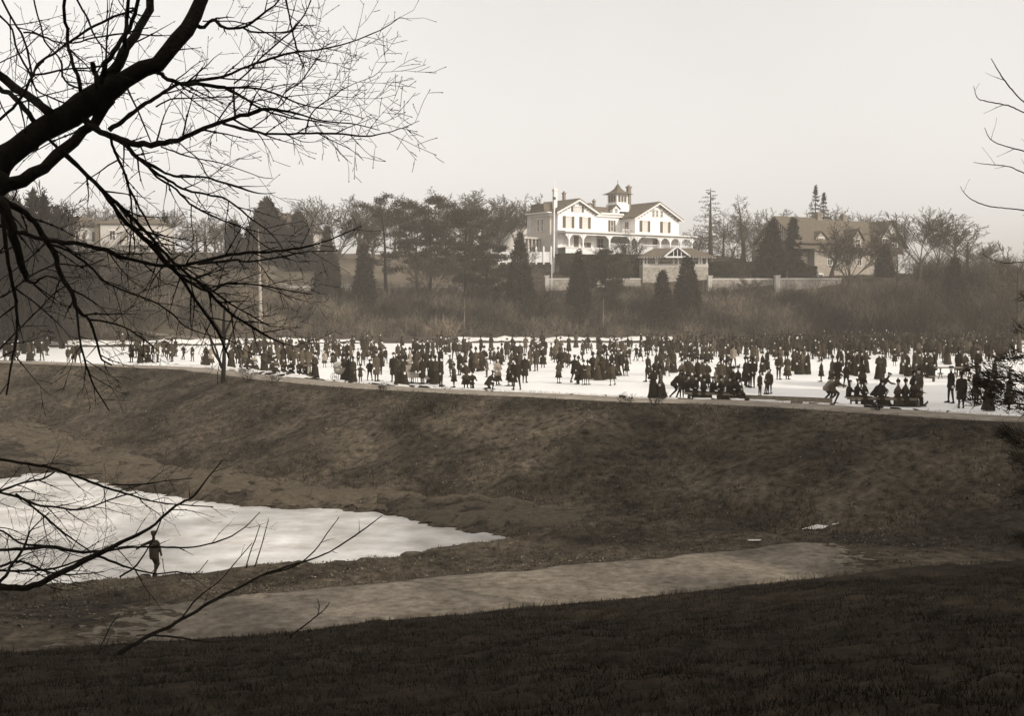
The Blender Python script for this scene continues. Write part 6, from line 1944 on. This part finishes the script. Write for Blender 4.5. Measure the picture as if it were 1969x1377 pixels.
D = 9.0
tb = P(-420, 1000, D); zg = h1(tb[0], D)
tpts = [(tb[0]-.1, D, zg-.3), (tb[0], D, zg+.4), tuple(P(-330, 800, D)), tuple(P(-190, 560, D)), tuple(P(-90, 420, D)), tuple(P(0, 312, D)), tuple(P(60, 266, D))]
q = smooth_poly(np.array(tpts), 22)
tr = dict(base=(tb[0], D, zg), pts=q, rad=np.interp(np.linspace(0,1,22), [0,.2,.6,.85,1], [.36,.24,.15,.09,.085]))
LB = [
 ([(45,276,52),(100,238,56),(150,212,62),(205,172,56),(250,146,42),(300,117,38),(340,82,35),(366,40,34),(390,-5,33),(405,-40,32)], 9.0, .2, .35),
 ([(185,190,34),(205,150,28),(235,105,23),(262,66,20),(281,30,19),(294,-30,18)], 9.0, .3, .5),
 ([(188,170,16),(205,122,12),(232,80,11),(255,40,10),(272,-25,9)], 8.9, -.4, .8),
 ([(240,90,12),(242,55,10),(246,20,9),(248,-20,8)], 8.9, -.3, .8),
 ([(-70,100,19),(0,146,20),(50,180,20),(98,218,22)], 9.4, -.3, .4),
 ([(-60,135,11),(0,170,12),(36,194,12),(72,240,14)], 9.5, -.4, .5),
 ([(212,190,26),(185,228,22),(165,248,24),(130,282,26),(80,322,28),(30,352,32),(-40,385,40),(-100,440,50)], 9.0, .1, .4),
 ([(160,225,18),(190,250,16),(225,266,15),(265,276,15),(312,276,14),(360,262,12),(410,240,10),(448,226,9),(492,214,11),(510,209,8),(555,214,5),(620,232,4),(680,238,3),(730,250,2)], 9.0, -1.2, 1.0),
 ([(430,238,7),(470,248,7),(515,257,6),(580,256,5),(640,256,5),(700,262,4),(742,255,3),(775,245,2),(806,232,1.5)], 8.6, -.8, 1.2),
 ([(210,250,12),(240,228,11),(270,205,10),(300,187,9),(335,165,8),(372,155,8),(430,146,7),(470,130,6),(520,112,6),(565,100,5),(620,94,4),(680,78,3),(735,55,2.5),(770,32,2)], 9.1, 1.5, 1.0),
 ([(288,136,11),(308,140,10),(322,152,10),(352,160,9),(392,162,9),(432,168,9),(470,188,6),(495,205,5),(540,222,4),(600,232,3),(650,240,2)], 9.1, .9, 1.0),
 ([(432,168,6),(490,170,5),(530,180,5),(565,195,4),(600,205,3),(650,212,2.5),(700,228,2)], 9.5, .8, 1.2),
 ([(378,48,10),(390,52,9),(405,40,8),(414,40,9),(432,53,7),(465,52,6),(486,42,6),(510,22,5),(532,6,4),(545,-15,3)], 9.0, -.5, 1.0),
 ([(466,52,5),(482,60,5),(520,62,4),(555,60,4),(568,48,4),(585,28,3),(598,0,3)], 9.0, .6, 1.0),
 ([(548,-10,5),(558,40,4),(566,75,4),(572,98,4),(585,130,2)], 9.4, .4, .8),
 ([(390,40,3),(440,40,3),(475,46,3),(515,65,3),(570,98,2),(615,115,1.5)], 9.2, .6, .8),
 ([(450,160,4),(475,140,4),(500,112,4),(535,82,4),(565,55,3),(590,20,2)], 9.3, .7, 1.0),
 ([(452,228,6),(450,200,5),(450,170,4)], 8.8, .1, .6),
 ([(535,200,4),(550,175,3),(575,160,3),(590,140,3),(612,110,2),(625,80,2)], 9.0, .6, 1.4),
 ([(588,255,4),(592,235,4),(603,212,3),(640,185,3),(670,165,2),(720,145,1.5),(745,118,1.3)], 8.6, .3, 1.4),
 ([(165,240,14),(200,256,12),(240,276,10),(262,300,10),(292,318,8),(322,334,6),(348,340,6),(392,340,5),(420,348,5),(465,362,5),(500,372,3),(530,370,1.5)], 8.8, .9, .8),
 ([(262,300,8),(300,332,7),(330,350,6),(360,366,6),(400,374,5),(440,385,5),(480,418,4),(520,448,3),(545,480,2)], 9.0, 1.1, 1.0),
 ([(282,315,6),(300,338,6),(336,362,5),(370,395,5),(420,420,4),(470,440,4),(505,470,3),(560,500,2)], 8.9, .8, 1.0),
 ([(310,282,4),(345,295,4),(375,304,3),(420,312,3),(460,325,2),(500,340,2),(525,343,1.5)], 8.8, .9, .7),
 ([(212,258,7),(218,285,7),(228,305,7),(240,332,6),(250,365,6),(272,405,5),(300,455,4),(330,490,3)], 8.7, .9, .9),
 ([(242,335,5),(250,375,5),(254,410,4),(252,450,3),(248,490,3),(243,500,1.5)], 8.7, .2, .9),
 ([(85,258,8),(120,295,8),(160,330,8),(200,372,9),(240,425,11),(285,465,12),(320,505,12),(345,530,9),(385,590,7),(420,640,6),(440,690,4)], 8.8, 1.4, 1.0),
 ([(118,290,10),(150,318,10),(202,372,10),(240,404,10),(270,435,9),(300,468,8),(340,510,7),(400,560,7),(440,600,7),(490,632,6),(530,655,4),(575,668,2)], 8.7, 1.9, 1.1),
 ([(-60,415,10),(0,432,10),(40,448,10),(90,463,11),(150,468,10),(200,480,10),(240,496,9),(300,508,9),(350,510,8),(400,500,8),(460,488,7),(520,484,6),(580,476,5),(620,466,4),(660,450,3),(695,434,2)], 8.8, 1.2, 1.0),
 ([(380,508,6),(450,500,6),(480,503,5),(540,494,4),(590,484,3),(650,482,2)], 9.2, .6, 1.2),
 ([(-60,370,18),(-10,380,18),(30,398,16),(60,420,14),(85,455,14),(100,480,14),(115,520,12),(135,560,11),(150,595,10),(172,615,7),(185,655,6),(195,690,5),(215,702,4)], 8.6, .9, 1.0),
 ([(98,470,6),(130,482,6),(165,505,6),(200,540,5),(240,560,4),(290,578,4),(330,602,4),(360,630,3),(420,650,2)], 8.8, 1.2, 1.2),
 ([(172,615,5),(200,618,5),(240,630,4),(280,655,4),(305,675,2)], 9.1, .5, 1.2),
 ([(148,590,6),(152,640,5),(162,690,5),(180,740,4),(210,790,3)], 9.1, .2, 1.2),
 ([(-50,375,30),(5,392,28),(18,430,22),(32,480,20),(45,520,16),(62,545,7),(90,530,4),(130,545,3)], 8.3, .2, .8),
 ([(5,410,12),(15,500,9),(30,580,8),(32,640,6),(22,700,5),(12,760,4)], 8.6, .0, .9),
 ([(345,530,8),(400,560,6),(440,545,5),(500,548,4),(560,560,3),(600,566,2)], 9.6, .8, 1.3),
 ([(345,528,6),(380,540,6),(430,575,5),(470,600,4),(520,628,3)], 9.7, .8, 1.3),
 ([(-10,20,5),(15,45,5),(25,60,5),(33,95,5),(52,130,5),(62,152,5),(70,175,3)], 9.2, .2, .9),
 ([(-5,-20,5),(20,30,5),(42,66,5),(52,95,5),(62,145,5)], 9.0, .2, .9),
 ([(-40,262,7),(0,230,7),(35,195,7),(62,148,6),(74,122,6),(110,98,6),(135,78,6),(180,50,6),(225,30,6),(262,18,6)], 8.8, .4, .7),
 ([(62,-20,4),(68,15,4),(82,62,4),(85,78,4),(108,104,4),(118,120,5),(120,148,5)], 9.2, .1, 1.0),
 ([(124,-20,8),(124,20,8),(128,55,8),(131,90,8),(138,120,8),(150,148,9),(155,175,10)], 8.9, .1, .8),
 ([(140,-15,5),(160,20,5),(172,42,5),(182,68,4),(200,92,4),(222,115,4)], 8.9, .2, .9),
 ([(64,144,5),(90,140,5),(130,132,4),(170,130,4),(205,125,4)], 8.9, .1, .8),
 ([(45,62,4),(60,62,4),(82,70,5),(110,80,4),(145,82,4),(180,72,4),(240,64,4),(300,68,3),(350,66,2)], 9.1, .5, .9),
 ([(120,145,5),(130,160,5),(150,170,5),(180,180,3)], 8.8, .1, 1.0),
 ([(190,170,12),(182,140,12),(178,122,12)], 8.7, .0, .5),
 ([(60,150,4),(72,175,4),(105,190,4),(150,208,4)], 9.0, .1, 1.2),
 ([(0,120,3),(40,100,3),(72,70,2.5),(95,48,2)], 9.4, .2, 1.0),
 ([(300,205,4),(330,190,4),(370,188,3),(430,186,3),(470,184,2)], 9.0, -.3, 1.0),
 ([(245,170,5),(262,205,4),(275,235,4),(290,272,3)], 8.8, -.2, .9),
 ([(340,270,3),(362,290,3),(385,310,3),(400,340,2),(430,352,2)], 8.7, -.2, 1.2),
 ([(330,160,3),(380,200,3),(420,225,2.5),(428,238,2)], 8.8, -.3, 1.1),
 ([(-30,590,6),(20,560,5),(60,530,4),(110,508,4),(160,512,3),(200,498,2)], 9.5, .4, 1.2),
 ([(-30,700,4),(30,640,4),(70,600,3),(110,560,3),(150,540,2)], 10.5, .5, 1.3),
 ([(-40,300,20),(-15,330,20),(10,345,18),(40,352,16)], 8.9, .1, .4),
]
near_tree('overhanging_tree', 'huge dark leaning tree whose bare limbs hang over the upper left of the view', tr, LB, 9.0, 7, L0=.66, dens=6.0, wscale=.8)

# thicket of low branches reaching over the lower pond from the left
D = 15.0
tb = P(-230, 1230, D); zg = h1(tb[0], D)
q = smooth_poly(np.array([(tb[0], D, zg-.3), (tb[0]+.05, D, zg+.4), tuple(P(-150, 1165, D)), tuple(P(-60, 1130, D))]), 10)
tr2 = dict(base=(tb[0], D, zg), pts=q, rad=np.linspace(.16, .06, 10))
LB2 = [
 ([(-90,1140,14),(0,1130,13),(60,1128,12),(110,1106,11),(170,1075,10),(230,1045,8),(285,1018,6),(335,975,5),(372,955,4),(395,925,3),(428,885,2)], 15, 1.0, .45),
 ([(-60,1060,6),(0,1058,6),(50,1056,7),(100,1052,7),(150,1062,6),(200,1060,5),(262,1052,4),(320,1053,4),(375,1052,3),(430,1038,3),(470,1015,2),(500,985,1.5)], 15, 1.5, .4),
 ([(-60,945,5),(0,948,5),(40,958,5),(75,972,5),(110,976,4),(150,981,4),(190,970,3),(230,955,3),(265,948,2)], 15, 1.0, 1.1),
 ([(-60,965,5),(0,945,5),(40,930,4),(80,922,4),(105,908,3)], 14.5, .6, 1.1),
 ([(30,950,4),(70,980,4),(110,1015,4),(150,1045,3),(175,1062,3)], 15, .6, .8),
 ([(-60,1010,4),(0,1020,4),(40,1045,4),(80,1050,5)], 15, .4, 1.2),
 ([(180,1066,5),(210,1078,5),(250,1093,4),(300,1104,3),(340,1100,3),(375,1104,2),(400,1078,1.5)], 15.5, .6, .4),
 ([(-60,1105,5),(0,1098,5),(60,1098,5),(120,1090,4),(170,1070,3),(210,1055,2)], 14.8, .5, 1.2),
 ([(-60,870,6),(0,884,6),(60,893,6),(110,904,6),(160,922,5),(205,938,5),(250,952,4),(300,966,3),(360,972,2.5),(410,975,2)], 15, 1.6, .7),
 ([(215,932,3),(270,932,3),(320,925,2),(370,920,2)], 16, .6, 1.0),
 ([(-60,1160,8),(0,1120,7),(20,1090,6),(45,1055,5),(60,1020,3),(95,985,2)], 14.5, .4, 1.1),
 ([(230,1110,4),(260,1090,4),(280,1062,3),(300,1025,2.5),(315,985,2)], 15.5, .6, .3),
 ([(0,1090,5),(40,1080,5),(90,1100,4),(140,1105,3),(200,1100,2)], 14.8, .3, 1.3),
]
near_tree('leaning_sapling', 'tangled low bare branches reaching in from the left edge over the lower pond', tr2, LB2, 15, 31, L0=.9, dens=5.0)

# shrub rising from the dark slope in the lower left
D = 24.0
b0 = T(232, 1262); D = float(b0[1])
q = smooth_poly(np.array([(b0[0]-.15, D, b0[2]-.3), (b0[0]-.05, D, b0[2]+.02), tuple(P(252, 1243, D))]), 6)
tr3 = dict(base=tuple(b0), pts=q, rad=np.linspace(.06, .045, 6))
LB3 = [
 ([(245,1248,8),(285,1224,8),(330,1203,7),(370,1180,6),(420,1150,6),(460,1130,5),(510,1104,4),(560,1088,4),(620,1068,3),(660,1046,3),(700,1018,2.5),(735,992,1.5)], D, .8, .55),
 ([(290,1222,4),(340,1226,4),(380,1233,3),(425,1236,1.5)], D, .3, .6),
 ([(500,1108,3),(560,1092,3),(600,1065,2.5),(630,1025,2),(652,995,1.5)], D+.5, .5, .5),
 ([(345,1196,3),(380,1150,3),(420,1120,2),(450,1085,2),(485,1045,1.5)], D+.2, .5, .5),
 ([(185,1262,3),(200,1230,2.5),(215,1200,2),(228,1185,1.5)], D, .2, .8),
]
near_tree('slope_shrub', 'long slender arching shrub growing from the lower left slope across the path', tr3, LB3, D, 51, cat='shrub', L0=.8, dens=1.6, maxlv=2)
b0 = T(548, 1232); D = float(b0[1])
tr4 = dict(base=tuple(b0), pts=[(b0[0], D, b0[2]-.2), tuple(P(560, 1222, D))], rad=[.02, .016])
near_tree('slope_shrub', 'small bent twig standing on the slope lip below the lower path', tr4, [([(558,1223,3),(585,1205,3),(605,1188,2.5),(620,1176,2),(628,1168,2),(634,1158,1.2)], D, .1, 1.2), ([(612,1182,2),(614,1165,2),(610,1152,1)], D, .1, 1)], D, 61, cat='shrub', L0=.25, dens=3, maxlv=2)
# dried stalks standing by the pond
b0 = T(472, 1094); D = float(b0[1])
tr5 = dict(base=tuple(b0), pts=[(b0[0], D, b0[2]-.2), tuple(P(474, 1086, D))], rad=[.02, .016])
near_tree('pond_reed', 'two thin bare stalks rising from the near shore of the lower pond', tr5, [([(474,1088,2.5),(482,1060,2.2),(492,1035,2),(500,1010,1.4)], D, .1, .8), ([(490,1090,2.5),(500,1060,2.2),(508,1030,2),(516,1000,1.4)], D, .1, .8)], D, 71, cat='plant', L0=.5, dens=2, maxlv=2)

# small forked tree on the embankment
b0 = T(429, 736); D = float(b0[1])
tr6 = dict(base=tuple(b0), pts=smooth_poly(np.array([(b0[0], D, b0[2]-.4), tuple(P(429, 725, D)), tuple(P(431, 690, D)), tuple(P(431, 650, D))]), 8), rad=np.array([10.5,9.5,9,8.5,8,7,6,5])/2/FPX*D)
LB6 = [
 ([(430,655,8),(430,640,7),(430,615,5),(432,590,3.5),(436,565,2)], D, .3, 1.0),
 ([(427,708,6),(420,692,5),(412,678,4.5),(407,662,4),(404,650,3),(392,630,2)], D, .5, 1.0),
 ([(424,698,4),(418,680,4),(412,664,3),(400,640,2.5),(385,615,2)], D, -.5, 1.0),
 ([(432,680,5),(438,665,4.5),(442,650,4),(452,625,3),(462,600,2)], D, .6, 1.0),
 ([(431,655,6),(420,632,5),(405,612,4),(388,590,3),(370,575,2)], D, -.3, 1.0),
 ([(432,645,5),(445,615,4),(458,590,3),(478,570,2)], D, .5, 1.0),
]
near_tree('forked_tree', 'small bare tree with a forked trunk standing on the embankment path', tr6, LB6, D, 81, L0=2.6, dens=.9, maxlv=3)

# bare tree outside the right edge, thin branch ends hanging into the sky
D = 14.0
tb = P(2330, 900, D); zg = h1(tb[0], D)
q = smooth_poly(np.array([(tb[0], D, zg-.3), (tb[0], D, zg+.5), tuple(P(2310, 500, D)), tuple(P(2260, 200, D)), tuple(P(2200, -100, D))]), 12)
tr7 = dict(base=(tb[0], D, zg), pts=q, rad=np.linspace(.2, .06, 12))
LB7 = [
 ([(2290,420,16),(2150,330,9),(2040,250,5),(1969,196,3),(1940,165,3),(1922,140,2.5),(1906,112,1.5)], D, .3, .8),
 ([(2280,380,12),(2120,280,6),(2030,240,4),(1969,216,3),(1940,203,3),(1900,195,2.5),(1880,188,2),(1872,165,1.2)], D, .6, .9),
 ([(2300,450,12),(2120,350,6),(2040,310,4),(1969,290,3),(1930,280,2.5),(1905,268,2),(1893,245,1.2)], D, .2, .9),
 ([(2300,500,12),(2120,400,6),(2040,350,4),(1969,332,3),(1940,320,2.5),(1900,316,2),(1872,312,1.2)], D, .6, 1.0),
 ([(2305,560,14),(2120,450,7),(2040,415,4),(1969,404,3),(1930,400,2.5),(1895,395,2.5),(1866,382,2),(1852,368,1.5),(1847,358,1)], D, .2, .7),
 ([(2305,600,12),(2120,530,6),(2040,510,4),(1969,504,2.5),(1935,506,2),(1905,498,1.5),(1885,485,1)], D, .4, .7),
]
near_tree('right_tree', 'thin bare branch ends with buds hanging in from the right edge against the sky', tr7, LB7, D, 91, L0=.5, dens=2.4, maxlv=2, wscale=.8)

# dark pine just outside the right edge, its boughs crossing the end of the ice
D = 22.0
tb = P(2110, 1000, D); zg = h1(tb[0], D)
root = empty('near_pine', (tb[0], D, zg), 0, 'dark blurred pine boughs at the right edge before the end of the ice', 'tree')
zt_ = P(2110, 350, D)[2]-zg
k = tube_geo([(0,0,-.3),(0,0,zt_*.5),(.05,0,zt_)], [.24,.16,.05], 10)
obj('trunk', mesh_np('trunk', *k, M['bark'], smooth=True), root)
S, C, Dd = [], [], []
R_ = random.Random(4)
bough = [((2090,760),(1990,740),(1880,712)), ((2090,800),(1980,780),(1868,765)), ((2090,720),(2010,690),(1925,690)),
         ((2090,880),(2000,860),(1930,835)), ((2090,900),(2000,905),(1960,885)), ((2090,780),(1960,755),(1890,738)), ((2090,640),(2030,620),(1975,640)), ((2090,960),(2010,960),(1965,950)), 
         ((2090,560),(2040,560),(1990,570)), ((2090,1020),(2020,1030),(1975,1040))]
base = np.array([tb[0], D, zg])
for i, bp_ in enumerate(bough):
    q = smooth_poly(np.array([P(x, y, D+R_.uniform(-1.2,1.2)*j) for j, (x, y) in enumerate(bp_)]), 12)-base
    for j in range(11): S.append((*q[j], *q[j+1], .035*(1-j/13), .035*(1-(j+1)/13)))
    for j in range(3, 12):
        for m_ in range(7):
            off = np.array([R_.gauss(0,.12), R_.gauss(0,.3), R_.gauss(0,.10)])*(1.3-j/14)
            d_ = q[j]-q[j-1]; d_ = d_/np.linalg.norm(d_)
            C.append(q[j]+off); Dd.append(d_+np.array([0,0,.15]))
C = np.array(C); Dd = np.array(Dd)
rr = np.random.default_rng(8)
Cn = np.repeat(C, 9, 0); Dn = np.repeat(Dd, 9, 0)+rr.normal(size=(len(C)*9,3))*.4
Dn /= np.linalg.norm(Dn, axis=1, keepdims=True)
Cn = Cn+rr.normal(size=Cn.shape)*.03
s_ = np.cross(Dn, rr.normal(size=Dn.shape)); s_ /= np.linalg.norm(s_, axis=1, keepdims=True)
Lh = .1+.1*rr.random(len(Cn))
V = np.stack([Cn-s_*.009, Cn+s_*.009, Cn+Dn*Lh[:,None]*1.6], 1).reshape(-1,3)
V2, F2 = segs_geo(S, 5)
obj('crown', mesh_np('crown', np.vstack([V, V2]), [np.arange(len(V)).reshape(-1,3), F2+len(V)], M['evergreen']), root)

# little shrubs on the embankment lip
for i, (px, py, hh, lb) in enumerate([(1207,776,.55,'small twiggy bush on the embankment path edge right of centre'),(475,736,1.1,'low dark bush just right of the forked tree'),(525,738,.9,'dark squat bush on the path edge under the sitters'),
                     (835,800,1.0,'thin leafless bush on the embankment face below the kneeling person'),(735,752,.6,'tuft of dead stems on the path edge below the crowd'),(1690,792,.7,'dark weedy bush on the bank below the longer sled'),(1262,778,.7,'low dry bush on the bank below the two women')]):
    b0 = T(px, py)
    out = []
    R_ = random.Random(200+i)
    cfg = dict(nseg=[4,3,2], wob=[.12,.2,.25], up=[.02,.02,0], tip=.2, rmin=.005, kids=[6,4], first=[.2,.2], ang=[(20,50),(25,55)], len=[.55,.5], fall=[.6,.7], thin=[.6,.6])
    for j in range(9):
        grow(out, np.array([R_.gauss(0,.1),R_.gauss(0,.1),-.05]), rot_dir(np.array([0,0,1.]), math.radians(R_.uniform(5,50)), R_.random()*6.28, R_), hh*R_.uniform(.5,1), .012, 0, R_, cfg)
    V, F = segs_geo(np.array(out)[:,1:], 3)
    o = obj('bush', mesh_np('bush', V, F, M['bark']), None, b0)
    tag(o, lb, 'bush')

# ------------------------------------------------------------------ winter haze
hz_ = MB().box(-1300, 1300, -60, 1300, -3, 48).build('haze', [], None)
hm = bpy.data.materials.new('haze'); hm.use_nodes = True
n = hm.node_tree; n.nodes.clear()
pvv = n.nodes.new('ShaderNodeVolumePrincipled')
pvv.inputs['Color'].default_value = (1.0, .93, .84, 1)
pvv.inputs['Density'].default_value = .00062
pvv.inputs['Anisotropy'].default_value = .0
oo = n.nodes.new('ShaderNodeOutputMaterial')
n.links.new(pvv.outputs[0], oo.inputs['Volume'])
hz_.data.materials.clear(); hz_.data.materials.append(hm)
tag(hz_, 'thin pale winter haze over the valley', 'haze', kind='stuff')
